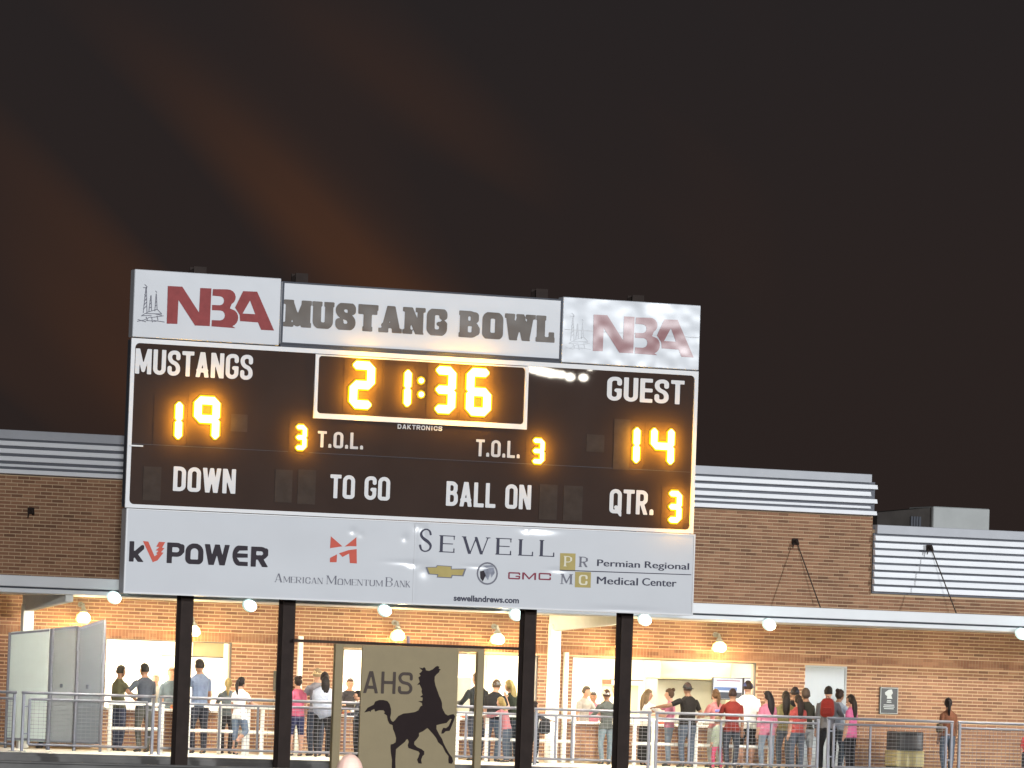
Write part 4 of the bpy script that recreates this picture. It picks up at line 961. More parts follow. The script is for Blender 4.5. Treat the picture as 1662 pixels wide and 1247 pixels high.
railing(1345, 1545, 'railing gate section in front of the black litter bin', mids=(1413,), gate=True)
railing(1558, 1790, 'railing section at the far right edge of the photo')

YQ = 98.1
M_wrail = mat('queue_rail_paint', (.62, .62, .58), .45)
def queue_rail(pxs, label):
    xs = [at(p, 1190, YQ).x for p in pxs]
    t = thing('queue_rail', label, 'queue rail', (sum(xs) / len(xs), YQ, -.04), 'pale queue rails in front of the serving windows')
    for xx in xs:
        bm = bmesh.new(); tube(bm, [(xx, YQ, -.035), (xx, YQ, .93)], .045, 8); tube(bm, [(xx, YQ, -.039), (xx, YQ, -.028)], .09, 10); mesh_obj('post', bm, M_wrail, t)
    for zz_ in (.45, .96):
        bm = bmesh.new(); tube(bm, [(xs[0] - .05, YQ, zz_), (xs[-1] + .05, YQ, zz_)], .034, 8); mesh_obj('rail', bm, M_wrail, t)
queue_rail((178, 262), 'short pale queue rail behind the two men at the left')
queue_rail((305, 356, 396), 'pale queue rail behind the tall man in blue')
queue_rail((402, 425, 452), 'pale queue rail to the right of the girl in white')
queue_rail((742, 790, 845), 'pale queue rail right of the mascot sign')
queue_rail((872, 930), 'short pale queue rail before the second canopy column')
queue_rail((1030, 1060, 1130, 1192, 1250), 'long pale queue rail under the right serving window')

# grey screen panels at the left
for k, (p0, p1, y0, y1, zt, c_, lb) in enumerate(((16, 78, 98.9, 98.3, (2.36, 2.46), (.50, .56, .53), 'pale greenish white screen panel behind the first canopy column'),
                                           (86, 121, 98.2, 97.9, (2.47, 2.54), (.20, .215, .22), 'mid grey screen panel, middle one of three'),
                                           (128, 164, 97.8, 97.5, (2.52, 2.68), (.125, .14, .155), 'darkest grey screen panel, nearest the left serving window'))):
    A, B = at(p0, 1100, y0), at(p1, 1100, y1)
    t = thing('screen_panel', lb, 'screen panel', ((A.x + B.x) / 2, (y0 + y1) / 2, -.04), 'tall screen panels at the left')
    d = (Vector((B.x, y1)) - Vector((A.x, y0))).normalized(); n_ = Vector((-d.y, d.x)) * .02
    zb_ = .12
    bm = bmesh.new(); V_ = []
    for P_, zt_ in ((Vector((A.x, y0)), zt[0]), (Vector((B.x, y1)), zt[1])):
        for s_ in (-1, 1):
            V_ += [bm.verts.new((*(P_ + n_ * s_), zb_)), bm.verts.new((*(P_ + n_ * s_), zt_))]
    for f in ((0, 1, 3, 2), (4, 6, 7, 5), (0, 4, 5, 1), (2, 3, 7, 6), (1, 5, 7, 3), (0, 2, 6, 4)): bm.faces.new([V_[i] for i in f])
    bmesh.ops.recalc_face_normals(bm, faces=bm.faces)
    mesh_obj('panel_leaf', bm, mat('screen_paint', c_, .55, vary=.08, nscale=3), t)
    for zq in ((.14, .14), (zt[0] - .06, zt[1] - .06)):
        A2, B2 = Vector((A.x, y0)), Vector((B.x, y1)); bm = bmesh.new(); m2 = (A2 + B2) / 2; V2 = []
        for P_, z_ in ((A2, zq[0]), (B2, zq[1])):
            for s_ in (-1.8, 1.8):
                V2 += [bm.verts.new((*(P_ + n_ * s_), z_)), bm.verts.new((*(P_ + n_ * s_), z_ + .04))]
        for f in ((0, 1, 3, 2), (4, 6, 7, 5), (0, 4, 5, 1), (2, 3, 7, 6), (1, 5, 7, 3), (0, 2, 6, 4)): bm.faces.new([V2[i] for i in f])
        bmesh.ops.recalc_face_normals(bm, faces=bm.faces); mesh_obj('edge_rail', bm, M_galv, t)
    if k: 
        hpt = Vector((A.x, y0)).lerp(Vector((B.x, y1)), .35); bm = bmesh.new(); bevel_box(bm, hpt.x - .02, hpt.x + .03, hpt.y - .08, hpt.y - .03, 1.25, 1.33, .006); mesh_obj('latch', bm, M_slot, t)
    for P_, s_ in ((Vector((A.x, y0)), -1), (Vector((B.x, y1)), 1)):
        Q_ = P_ + d * .04 * s_
        bm = bmesh.new(); tube(bm, [(Q_.x, Q_.y, -.04), (Q_.x, Q_.y, (zt[0] if s_ < 0 else zt[1]) - .01)], .032, 8); mesh_obj('panel_post', bm, M_galv, t)

# notice on the wall and litter bin
a, b = at(1428, 1115, 99.96), at(1456.5, 1160, 99.96)
nb = thing('notice_board', 'black framed notice with a pale horse head emblem on the brick wall', 'notice', (a.x, 99.96, b.z))
bm = bmesh.new(); bevel_box(bm, a.x, b.x, 99.94, 99.985, b.z, a.z, .008); mesh_obj('board', bm, mat('notice_black', (.02, .022, .022), .4), nb)
M_ng = mat('notice_grey', (.42, .45, .44), .6)
cxn = (a.x + b.x) / 2; H_ = a.z - b.z
sheet('emblem', [[(cxn - .06, a.z - .26), (cxn - .05, a.z - .20), (cxn - .10, a.z - .17), (cxn - .11, a.z - .12), (cxn - .02, a.z - .06), (cxn + .06, a.z - .05), (cxn + .09, a.z - .13), (cxn + .05, a.z - .18), (cxn + .08, a.z - .26)]], 99.934, M_ng, nb)
for k, (v, hw) in enumerate(((.30, .05), (.335, .06), (.40, .13), (.44, .14), (.48, .12))):
    sheet('text_line', [[(cxn - hw, a.z - v - .011), (cxn + hw, a.z - v - .011), (cxn + hw, a.z - v + .008), (cxn - hw, a.z - v + .008)]], 99.934, M_ng, nb)
sheet('notice_border', [[(a.x + .01, b.z + .01), (b.x - .01, b.z + .01), (b.x - .01, a.z - .01), (a.x + .01, a.z - .01)], [(a.x + .025, b.z + .025), (b.x - .025, b.z + .025), (b.x - .025, a.z - .025), (a.x + .025, a.z - .025)]], 99.932, M_ng, nb)
a, b = at(1447.5, 1187, 98.9), at(1490, 1242, 98.9)
lb_ = thing('litter_bin', 'black litter bin with a wide tan band in front of the brick wall', 'litter bin', ((a.x + b.x) / 2, 98.9, -.04))
zA = a.z; h1 = (zA + .04)
bm = bmesh.new(); bevel_box(bm, a.x + .02, b.x - .02, 98.62, 99.2, -.035, .10, .01); mesh_obj('base', bm, M_black, lb_)
bm = bmesh.new(); bevel_box(bm, a.x, b.x, 98.6, 99.22, .102, .45, .015); mesh_obj('band', bm, mat('bin_tan', (.40, .34, .16), .5), lb_)
bm = bmesh.new(); bevel_box(bm, a.x + .015, b.x - .015, 98.62, 99.2, .452, zA, .02); mesh_obj('hood', bm, M_black, lb_)
bm = bmesh.new(); box(bm, a.x + .08, b.x - .08, 98.605, 98.618, .50, zA - .07); mesh_obj('flap', bm, mat('bin_flap', (.06, .06, .065), .35), lb_)

# ================================================================== PEOPLE
def person(px, pytop, Y, label, face=0, H=None, shirt=(.3, .3, .3), sleeve=.5, pants=(.05, .06, .09), leg=1.0, shoes=(.05, .05, .05), skin=0,
           hair='short', hcol=(.03, .02, .015), cap=None, capdir=0, arms=('down', 'down'), lean=0, fat=1.0, female=False, bent=False, z0=-.04, group=None, headturn=0, headk=1.1, stance=.055, skirt=False, hem=None, extra=None):
    headturn += ((px * 7) % 5 - 2) * 9; lean += (px * 3) % 4; stance *= .8 + .5 * ((px * 13) % 7) / 7; face += ((px * 11) % 7 - 3) * 3
    P0 = at(px, pytop, Y); H = H or (P0.z - z0 - (.02 if cap else .015))
    u = H
    t = thing('person', label, 'person', (P0.x, Y, z0), group)
    Rz = Matrix.Rotation(radians(face), 4, 'Z')
    base = Matrix.Translation((P0.x, Y, z0)) @ Rz
    hipz = .50 * u
    LM = Matrix.Translation((0, 0, hipz)) @ Matrix.Rotation(radians(-lean), 4, 'X') @ Matrix.Translation((0, 0, -hipz))
    # +y is forward
    bm = bmesh.new(); seg = []
    sw = (.104 if female else .116) * u * (1 + (fat - 1) * .4); hw = (.097 if female else .088) * u * fat
    def T_(p): return (LM @ Vector(p))
    tor = [(.47, hw * .92, .062 * u * fat), (.52, hw, .070 * u * fat), (.58, hw * .93, .066 * u * fat), (.63, hw * (.84 if female else .95), .060 * u * fat), (.70, sw * .80, .064 * u * fat), (.755, sw * .90, .064 * u * fat), (.795, sw * .93, .052 * u), (.822, sw * .70, .042 * u), (.842, sw * .42, .036 * u), (.862, .033 * u, .031 * u)]
    tube(bm, [T_((0, (-.01 if z > .6 else 0) * u, z * u)) for z, _, _ in tor], [(a_, b_) for _, a_, b_ in tor], 14)
    if fat > 1.15: ball(bm, T_((0, .03 * u, .58 * u)), (hw * .9, .075 * u * fat, .10 * u))
    seg.append(('torso', T_((0, 0, .52 * u)), T_((0, 0, .80 * u)), .085 * u))
    tube(bm, [T_((0, -.008 * u, .83 * u)), T_((0, .004 * u, .89 * u))], [.034 * u, .032 * u], 8); seg.append(('neck', T_((0, 0, .845 * u)), T_((0, .004 * u, .875 * u)), .02 * u))
    hc = T_((0, .010 * u, .926 * u)); HR = Matrix.Rotation(radians(headturn), 4, 'Z')
    def hp(x_, y_, z_): return hc + (HR @ Vector((x_ * u * headk, y_ * u * headk, z_ * u * headk)))
    ball(bm, hc, (.041 * u * headk, .051 * u * headk, .062 * u * headk), 14, 10, rot=HR); ball(bm, hp(0, .012, -.026), (.031 * u * headk, .036 * u * headk, .036 * u * headk), 10, 8, rot=HR)
    tube(bm, [hp(0, .045, .008), hp(0, .062, -.012), hp(0, .046, -.018)], [.005 * u, .009 * u, .006 * u], 6)
    for s_ in (-1, 1): ball(bm, hp(s_ * .042, -.003, -.004), (.006 * u, .011 * u, .016 * u), 6, 5, rot=HR)
    seg.append(('head', hp(0, 0, -.02), hp(0, 0, .02), .05 * u))
    D = {'down': ((.12, .02, -1), (.02, .22, -1)), 'counter': ((.30, .42, -.85), (-.25, .95, .02)), 'fold': ((.28, .22, -.93), (-.92, .45, .15)), 'hip': ((.72, -.15, -.68), (-.72, .40, -.45)),
         'phone': ((.16, .35, -.9), (-.22, .72, .62)), 'reach': ((.22, .80, -.52), (-.05, 1, -.06)), 'out': ((.85, .35, -.45), (.35, .85, -.15)), 'chin': ((.22, .45, -.85), (-.35, .35, .85)), 'shoulder': ((.55, .75, -.1), (.1, .9, .25)), 'pocket': ((.42, -.12, -.88), (-.28, .42, -.85))}
    fing = []
    for s_, pose in ((-1, arms[0]), (1, arms[1])):
        e_, w__ = D[pose]
        S_ = T_((s_ * sw * .93, -.008 * u, .80 * u))
        dE = Vector((e_[0] * s_, e_[1], e_[2])).normalized(); dW = Vector((w__[0] * s_, w__[1], w__[2])).normalized()
        E_ = S_ + dE * .172 * u; Wp = E_ + dW * .148 * u
        sr = 1.18 if sleeve > .4 else 1.1
        S_ = S_ - Vector((s_ * .010 * u, 0, .008 * u))
        tube(bm, [S_ - dE * .005 * u, S_ + dE * .04 * u, S_ + dE * .10 * u, E_], [.030 * u, .031 * u * sr, .028 * u * sr, .024 * u * (1.2 if sleeve > 1 else 1)], 10)
        tube(bm, [E_ - dW * .01 * u, E_ + dW * .05 * u, Wp], [.025 * u * (1.2 if sleeve > 1 else 1), .024 * u * (1.2 if sleeve > 1 else 1), .0155 * u * (1.25 if sleeve > 1.5 else 1)], 10)
        pe = Wp + dW * .05 * u
        tube(bm, [Wp - dW * .004 * u, Wp + dW * .02 * u, pe], [(.015 * u, .012 * u), (.021 * u, .012 * u), (.020 * u, .010 * u)], 8)
        seg += [('upper', S_, E_, .03 * u), ('fore', E_, Wp, .022 * u), ('hand', Wp, pe, .018 * u)]
        side = dW.cross(Vector((0, 0, 1))); side = side.normalized() if side.length > .1 else Vector((1, 0, 0))
        nrm = side.cross(dW).normalized(); curl = -nrm * (.5 if pose != 'down' else .2)
        for k, ln in enumerate((.036, .042, .040, .031)):
            b0 = pe + side * (.0135 - k * .009) * u - dW * .012 * u; m0 = b0 + dW * (.012 + ln * .5) * u; t0 = m0 + (dW + curl).normalized() * ln * .55 * u
            fing.append([b0, m0, t0])
        b0 = Wp + side * .017 * u + dW * .015 * u; fing.append([b0, b0 + (dW + side * 1.1).normalized() * .022 * u, b0 + (dW * 1.4 + side * .6 + curl * .5).normalized() * .042 * u])
    lr = 1.08 if leg >= .9 else 1.12
    for s_ in (-1, 1):
        hp_ = Vector((s_ * .048 * u, 0, .50 * u)); kn = Vector((s_ * (.05 * u + stance * .4 * u), .012 * u, .285 * u)); an = Vector((s_ * stance * u, -.008 * u, .045 * u))
        if bent and s_ == 1: kn = Vector((s_ * .06 * u, .07 * u, .30 * u)); an = Vector((s_ * .07 * u, -.13 * u, .19 * u))
        if bent and s_ == -1: pass
        wl = leg >= .9
        tube(bm, [hp_ + Vector((0, 0, .02 * u)), hp_.lerp(kn, .35), hp_.lerp(kn, .75), kn], [.054 * u * fat * lr, .050 * u * lr * fat, .040 * u * lr, .036 * u * lr if leg > .45 else .033 * u], 10)
        tube(bm, [kn + Vector((0, 0, .01 * u)), kn.lerp(an, .35), kn.lerp(an, .8), an], [.036 * u * (lr if leg > .45 else .92), .035 * u * (lr if wl else .95), .026 * u * (1.2 if wl else .85), .024 * u * (1.25 if wl else .75)], 10)
        fy = an + Vector((0, .0, -.012 * u)); toe = an + Vector((s_ * .02 * u, .085 * u, -.030 * u)) if not (bent and s_ == 1) else an + Vector((0, -.02 * u, -.09 * u))
        heel = an + Vector((0, -.025 * u, -.022 * u)) if not (bent and s_ == 1) else an + Vector((0, -.01 * u, .01 * u))
        tube(bm, [heel, fy, toe], [(.020 * u, .020 * u), (.026 * u, .024 * u), (.020 * u, .014 * u)], 8)
        seg += [('thigh', hp_, kn, .045 * u), ('shin', kn, an, .03 * u), ('foot', heel, toe, .02 * u)]
    if skirt:
        zb = .5 * u - .44 * u * leg
        tube(bm, [(0, 0, .56 * u), (0, 0, .47 * u), (0, 0, zb)], [(hw * .9, .062 * u), (hw * 1.1, .08 * u), (hw * 1.15, .09 * u)], 14)
    me = bpy.data.meshes.new('body_raw'); bm.to_mesh(me); bm.free()
    tmp = bpy.data.objects.new('tmp', me); C.objects.link(tmp)
    md = tmp.modifiers.new('r', 'REMESH'); md.mode = 'VOXEL'; md.voxel_size = .0150 if Y > 60 else .007
    ms_ = tmp.modifiers.new('s', 'SMOOTH'); ms_.factor = .5; ms_.iterations = 2
    dg = bpy.context.evaluated_depsgraph_get(); body = bpy.data.meshes.new_from_object(tmp.evaluated_get(dg)); bpy.data.objects.remove(tmp); bpy.data.meshes.remove(me)
    n = len(body.polygons); cen = np.empty(n * 3); body.polygons.foreach_get('center', cen); cen = cen.reshape(-1, 3)
    best = np.full(n, 9.0); who = np.zeros(n, int); par = np.zeros(n)
    for i, (nm, a_, b_, r_) in enumerate(seg):
        A = np.array(a_); d = np.array(b_) - A; tt = np.clip((cen - A) @ d / (d @ d), 0, 1)
        dist = np.linalg.norm(cen - A - tt[:, None] * d, axis=1) - r_
        s2 = dist < best; best[s2] = dist[s2]; who[s2] = i; par[s2] = tt[s2]
    names = np.array([s_[0] for s_ in seg])[who]
    zt = np.array([(LM.inverted() @ Vector(c_)).z for c_ in cen]) / u
    mi = np.zeros(n, int)                                   # 0 skin 1 shirt 2 pants 3 shoes
    hemz = hem if hem is not None else .505
    mi[names == 'torso'] = 1
    mi[(names == 'torso') & (zt < hemz)] = 2; mi[(names == 'torso') & (zt > .842)] = 0
    up_ = names == 'upper'; mi[up_ & (par <= sleeve)] = 1
    if sleeve > 1: mi[(names == 'fore') & (par <= sleeve - 1)] = 1
    zleg = .50 - .46 * leg
    lg = np.isin(names, ['thigh', 'shin']); mi[lg & (cen[:, 2] / u > zleg)] = 2; mi[lg & (cen[:, 2] / u > hemz) & (zt > hemz)] = 1
    if bent: mi[(names == 'shin') & (par > (leg * 1.9 - .95))] = 0
    mi[names == 'foot'] = 3
    if hem is not None and hem < .5: mi[lg & (zt > hem)] = 1
    body.materials.clear()
    if min(shirt) > .62: shirt = tuple(c_ * 1.7 for c_ in shirt)
    shirt, pants, hcol = [tuple(c_ * k_ for c_ in q_) for q_, k_ in ((shirt, .46), (pants, .5), (hcol, .45))]
    for m in (M_skin[skin], fabric(shirt), fabric(pants), fabric(shoes), M_eye, M_lip): body.materials.append(m)
    body.polygons.foreach_set('material_index', mi.tolist()); body.polygons.foreach_set('use_smooth', [True] * n)
    bm = bmesh.new(); bm.from_mesh(body); bpy.data.meshes.remove(body, do_unlink=True) if False else None
    for f_ in fing: tube(bm, f_, [.0062 * u, .0056 * u, .0042 * u], 6)
    for s_ in (-1, 1): ball(bm, hp(s_ * .017, .0475, .004), (.006 * u, .003 * u, .0035 * u), 6, 4, mi=4, rot=HR)
    ball(bm, hp(0, .0475, -.034), (.012 * u, .003 * u, .0035 * u), 6, 4, mi=5, rot=HR)
    bm.transform(base)
    o = mesh_obj('body', bm, [M_skin[skin], fabric(shirt), fabric(pants), fabric(shoes), M_eye, M_lip], t, True)
    # hair
    k_ = headk * u
    if hair != 'bald':
        bm = bmesh.new(); ball(bm, (0, 0, 0), (1, 1, 1), 16, 12)
        big_ = 1.12 if hair != 'curly' else 1.22
        for v in bm.verts:
            d = v.co.copy(); r = big_ * (1 + .05 * sin(d.x * 11 + d.z * 7) * cos(d.y * 9 + px))
            if d.y > .25 and d.z < .45: r = .8
            if d.z < -.45: r = .8 if hair in ('short',) or d.y > -.2 else 1.0
            v.co = Vector((d.x * .0425 * r, d.y * .0525 * r - .002, d.z * .0625 * r + .004)) * k_
        bm.transform(Matrix.Translation(hc) @ HR)
        if hair in ('long', 'wavy'):
            pts = [hp(0, -.035, .03), hp(0, -.055, -.02), hp(0, -.066, -.08), hp(0, -.070, -.15), hp(0, -.064, -.21), hp(.004, -.055, -.25)]
            rr = [(.030 * k_, .02 * k_), (.044 * k_, .026 * k_), (.046 * k_, .026 * k_), (.040 * k_, .022 * k_), (.028 * k_, .015 * k_), (.008 * k_, .006 * k_)]
            tube(bm, pts, rr, 10)
            if hair == 'wavy':
                for s_ in (-1, 1): tube(bm, [hp(s_ * .03, -.02, 0), hp(s_ * .05, -.03, -.06), hp(s_ * .045, -.035, -.12), hp(s_ * .055, -.03, -.19), hp(s_ * .045, -.03, -.24)], [.02 * k_, .022 * k_, .018 * k_, .02 * k_, .008 * k_], 8)
        if hair == 'pony':
            tube(bm, [hp(0, -.045, .03), hp(0, -.075, .025), hp(0, -.088, -.03), hp(0, -.08, -.09), hp(.003, -.072, -.14)], [.012 * k_, .017 * k_, .02 * k_, .017 * k_, .006 * k_], 8)
        if hair == 'bun': ball(bm, hp(0, -.045, .055), .025 * k_, 10, 7)
        bm.transform(base)
        mesh_obj('hair', bm, fabric(hcol, .6), t, True)
    if cap:
        bm = bmesh.new(); ball(bm, (0, 0, 0), (1, 1, 1), 16, 12)
        for v in list(bm.verts):
            d = v.co; zz_ = max(d.z, .12)
            v.co = Vector((d.x * .0505, d.y * .0605, (zz_ * .064 + .004))) * k_
        cr_ = Matrix.Rotation(radians(headturn + capdir), 4, 'Z')
        bm.transform(Matrix.Translation(hc) @ cr_)
        b2 = bmesh.new()
        n_ = 9; up1 = []; dn = []
        for k in range(n_):
            a_ = radians(20 + 140 * k / (n_ - 1))
            up1.append((cos(a_) * .044, sin(a_) * .062)); 
        outer = [(cos(radians(25 + 130 * k / (n_ - 1))) * .046, .045 + sin(radians(25 + 130 * k / (n_ - 1))) * .062) for k in range(n_)]
        vi = [b2.verts.new((x_ * k_, (y_ * .8) * k_, .014 * k_)) for x_, y_ in up1]; vo = [b2.verts.new((x_ * k_, y_ * k_, .006 * k_)) for x_, y_ in outer]
        vi2 = [b2.verts.new((v.co.x, v.co.y, v.co.z - .005 * k_)) for v in vi]; vo2 = [b2.verts.new((v.co.x, v.co.y, v.co.z - .005 * k_)) for v in vo]
        for k in range(n_ - 1):
            b2.faces.new((vi[k], vo[k], vo[k + 1], vi[k + 1])); b2.faces.new((vi2[k], vi2[k + 1], vo2[k + 1], vo2[k])); b2.faces.new((vo[k], vo2[k], vo2[k + 1], vo[k + 1]))
        b2.transform(Matrix.Translation(hc) @ cr_)
        me = bpy.data.meshes.new('x'); b2.to_mesh(me); b2.free(); bm.from_mesh(me); bpy.data.meshes.remove(me)
        bm.transform(base); mesh_obj('baseball_cap', bm, fabric(cap), t, True)
    if extra: extra(t, base, u, T_, sw)
    return t, base, u, LM
def hood_at_neck(col):
    def f(t, base, u, T_, sw):
        bm = bmesh.new(); tube(bm, [T_((-.06 * u, -.015 * u, .835 * u)), T_((-.045 * u, -.055 * u, .83 * u)), T_((0, -.075 * u, .815 * u)), T_((.045 * u, -.055 * u, .83 * u)), T_((.06 * u, -.015 * u, .835 * u))], [.014 * u, .024 * u, .030 * u, .024 * u, .014 * u], 8)
        bm.transform(base); mesh_obj('hood', bm, fabric(col), t, True)
    return f
def back_print(t, base, u, T_, sw):
    bm = bmesh.new(); tube(bm, [T_((-.055 * u, -.060 * u, .725 * u)), T_((0, -.073 * u, .728 * u)), T_((.055 * u, -.060 * u, .732 * u))], [(.010 * u, .018 * u)] * 3, 8)
    bm.transform(base); mesh_obj('shirt_print', bm, fabric((.16, .17, .42)), t, True)
def shawl(col):
    def f(t, base, u, T_, sw):
        bm = bmesh.new(); tube(bm, [T_((0, -.01 * u, .83 * u)), T_((0, -.01 * u, .78 * u)), T_((0, -.01 * u, .68 * u)), T_((.01 * u, -.01 * u, .56 * u)), T_((.04 * u, -.01 * u, .47 * u))], [(.05 * u, .045 * u), (.13 * u, .072 * u), (.138 * u, .088 * u), (.128 * u, .09 * u), (.09 * u, .07 * u)], 14)
        bm.transform(base); mesh_obj('shawl', bm, fabric(col), t, True)
    return f
G = 'people standing along the concourse'
R_ = -90; Lf = 90                                        # facing right, facing left; 0 = towards the building, 180 = towards the viewer
person(196, 1079, 98.4, 'young man in olive long sleeves and dark jeans at the left end of the crowd', face=-62, shirt=(.13, .125, .07), sleeve=1.9, pants=(.045, .05, .085), skin=1, hcol=(.035, .025, .015), arms=('down', 'counter'), female=True)
person(237, 1076, 98.2, 'man in slate blue shirt and grey trousers with his elbow out, second from the left', face=12, shirt=(.085, .10, .13), sleeve=.9, pants=(.12, .12, .105), skin=1, arms=('hip', 'counter'), hcol=(.02, .015, .012), fat=1.05)
person(279, 1082, 100.85, 'staff member in blue grey top inside the left serving window beside the first post', face=165, shirt=(.15, .21, .27), sleeve=1.9, skin=0, hcol=(.35, .2, .12), arms=('counter', 'down'))
person(254, 1093, 101.2, 'pale haired staff member inside the left window behind the slate shirted man', face=150, shirt=(.6, .55, .5), sleeve=.6, skin=0, hcol=(.5, .38, .28), arms=('down', 'down'))
person(326, 1069, 98.2, 'tall man in light blue shirt and dark jeans right of the first scoreboard post', face=18, shirt=(.22, .28, .42), sleeve=.75, pants=(.035, .038, .055), skin=1, arms=('counter', 'down'), fat=1.12, hcol=(.02, .013, .01), stance=.07)
person(371, 1100, 98.7, 'blond girl in grey shirt and dark trousers next to the girl in white', face=-10, shirt=(.17, .20, .22), sleeve=.8, pants=(.04, .035, .04), hair='pony', hcol=(.48, .36, .14), arms=('counter', 'down'), female=True)
person(391, 1098, 98.0, 'girl in white T-shirt and blue jeans with one knee raised on the queue rail', face=-55, shirt=(.78, .78, .78), sleeve=.7, pants=(.20, .27, .38), leg=.72, skin=0, hair='pony', hcol=(.02, .015, .018), arms=('down', 'counter'), female=True, hem=.46, bent=True)
person(484, 1097, 98.4, 'woman in pink top and navy shorts right of the second scoreboard post', face=8, shirt=(.62, .13, .22), sleeve=.6, pants=(.035, .04, .11), leg=.5, hair='bun', hcol=(.04, .025, .02), arms=('down', 'down'), female=True)
person(527, 1090, 98.1, 'long black haired woman in grey shawl and black leggings left of the mascot sign', face=-20, shirt=(.26, .29, .36), sleeve=1.9, pants=(.02, .018, .02), hair='long', hcol=(.012, .008, .01), arms=('counter', 'down'), female=True, extra=shawl((.26, .29, .36)))
person(516, 1084, 98.9, 'person in pale straw coloured cap just behind the woman in the grey shawl', face=-5, shirt=(.3, .3, .36), sleeve=1.5, hcol=(.4, .3, .18), cap=(.45, .36, .2), arms=('counter', 'counter'))
person(583, 1120, 97.4, 'dark clothed person mostly hidden by the left edge of the mascot sign', face=Lf, shirt=(.05, .055, .07), sleeve=1.9, pants=(.02, .02, .025), hcol=(.02, .015, .015), arms=('counter', 'down'))
person(566, 1112, 100.9, 'staff member handling food inside the middle serving window left of the mascot sign', face=170, shirt=(.05, .05, .06), sleeve=.6, hcol=(.1, .06, .04), arms=('counter', 'counter'), lean=12, H=1.7)
person(777, 1091, 98.7, 'man in dark jacket behind the right upright of the mascot sign', face=20, shirt=(.045, .05, .055), sleeve=1.9, pants=(.06, .07, .1), hcol=(.25, .17, .12), arms=('counter', 'down'), fat=1.15)
person(803, 1101, 98.2, 'man in grey cap and black T-shirt, hand at chin, left of the third post', face=-50, shirt=(.03, .03, .035), sleeve=.7, pants=(.10, .14, .20), cap=(.10, .11, .12), hcol=(.12, .07, .04), arms=('down', 'chin'), skin=0, lean=8)
person(836, 1102, 98.5, 'blond woman in black and yellow top leaning left beside the third scoreboard post', face=30, shirt=(.04, .05, .035), sleeve=.6, pants=(.05, .07, .10), hair='long', hcol=(.5, .38, .15), arms=('reach', 'down'), female=True, lean=10)
person(825, 1130, 97.9, 'child in pink top leaning on the queue rail next to the third post', face=50, shirt=(.65, .25, .28), sleeve=1.5, pants=(.10, .13, .18), hair='long', hcol=(.45, .33, .12), arms=('reach', 'counter'), female=True, lean=12, headk=1.2)
person(868, 1138, 98.0, 'dark haired child peering out right of the third scoreboard post', face=-50, shirt=(.05, .05, .055), sleeve=1.5, pants=(.04, .04, .05), hcol=(.03, .02, .02), arms=('down', 'reach'), headk=1.15, hair='long')
person(947, 1112, 100.75, 'staff man with glasses and white striped shirt inside the right serving window', face=-150, shirt=(.62, .60, .56), sleeve=.8, hcol=(.14, .11, .08), skin=0, arms=('counter', 'down'), fat=1.1, lean=6)
person(963, 1128, 101.3, 'dark haired child in pink inside the right window behind the striped shirt man', face=160, shirt=(.7, .25, .35), sleeve=1.2, hcol=(.04, .025, .02), skin=1, headk=1.15, H=1.55)
person(986, 1118, 98.3, 'man in white striped cap, grey jacket and light jeans left of the fourth post', face=0, shirt=(.145, .16, .15), sleeve=1.9, pants=(.26, .34, .40), cap=(.66, .68, .66), capdir=0, hcol=(.12, .07, .05), skin=1, arms=('counter', 'counter'), hem=.47)
person(1001, 1110, 101.0, 'staff member inside the right window half hidden by the fourth scoreboard post', face=150, shirt=(.75, .72, .68), sleeve=.7, hcol=(.22, .15, .08), arms=('down', 'down'))
person(1050, 1118, 98.8, 'girl with long wavy light brown hair, white blouse and wide black trousers', face=-68, shirt=(.72, .70, .66), sleeve=1.5, pants=(.025, .022, .022), hair='wavy', hcol=(.26, .17, .09), arms=('down', 'reach'), female=True, leg=.95, skirt=True, hem=.52)
person(1088, 1117, 98.6, 'woman in pink top and pale jeans facing left beside the man in black', face=62, shirt=(.78, .28, .42), sleeve=.7, pants=(.24, .30, .38), hair='bun', hcol=(.10, .055, .03), arms=('counter', 'reach'), female=True)
person(1118, 1107, 97.9, 'broad man in black T-shirt, dark cap and jeans with his elbows out', face=6, shirt=(.022, .018, .016), sleeve=.72, pants=(.10, .125, .17), cap=(.025, .028, .03), capdir=180, hcol=(.10, .06, .05), skin=1, arms=('out', 'pocket'), fat=1.2, stance=.07)
person(1163, 1118, 98.7, 'woman in salmon pink shirt with a brown ponytail under the menu screens', face=12, shirt=(.80, .30, .30), sleeve=.8, pants=(.5, .5, .45), hair='pony', hcol=(.17, .09, .04), arms=('counter', 'counter'), female=True,
       extra=back_print)
person(1166, 1163, 97.8, 'small child in pale green jacket and bright pink leggings', face=20, shirt=(.42, .48, .38), sleeve=1.8, pants=(.75, .10, .22), hcol=(.3, .2, .1), hair='short', headk=1.35, arms=('down', 'down'), stance=.10, hem=.42)
person(1190, 1117, 97.7, 'man in dark red shirt and charcoal jeans left of the big man in white', face=-8, shirt=(.24, .028, .020), sleeve=.75, pants=(.045, .052, .07), hcol=(.04, .018, .015), skin=1, arms=('counter', 'down'), fat=1.05, hem=.46)
person(1215, 1104, 98.4, 'big man in white T-shirt, navy cap and black shorts', face=-6, shirt=(.80, .80, .76), sleeve=.8, pants=(.025, .022, .022), leg=.52, cap=(.05, .06, .14), capdir=-30, hcol=(.05, .03, .02), arms=('down', 'down'), fat=1.25, hem=.46)
person(1247, 1121, 97.8, 'woman with very long black hair in pink top and washed jeans', face=0, shirt=(.72, .24, .36), sleeve=1.6, pants=(.24, .30, .38), hair='long', hcol=(.015, .01, .012), arms=('down', 'down'), female=True, hem=.44)
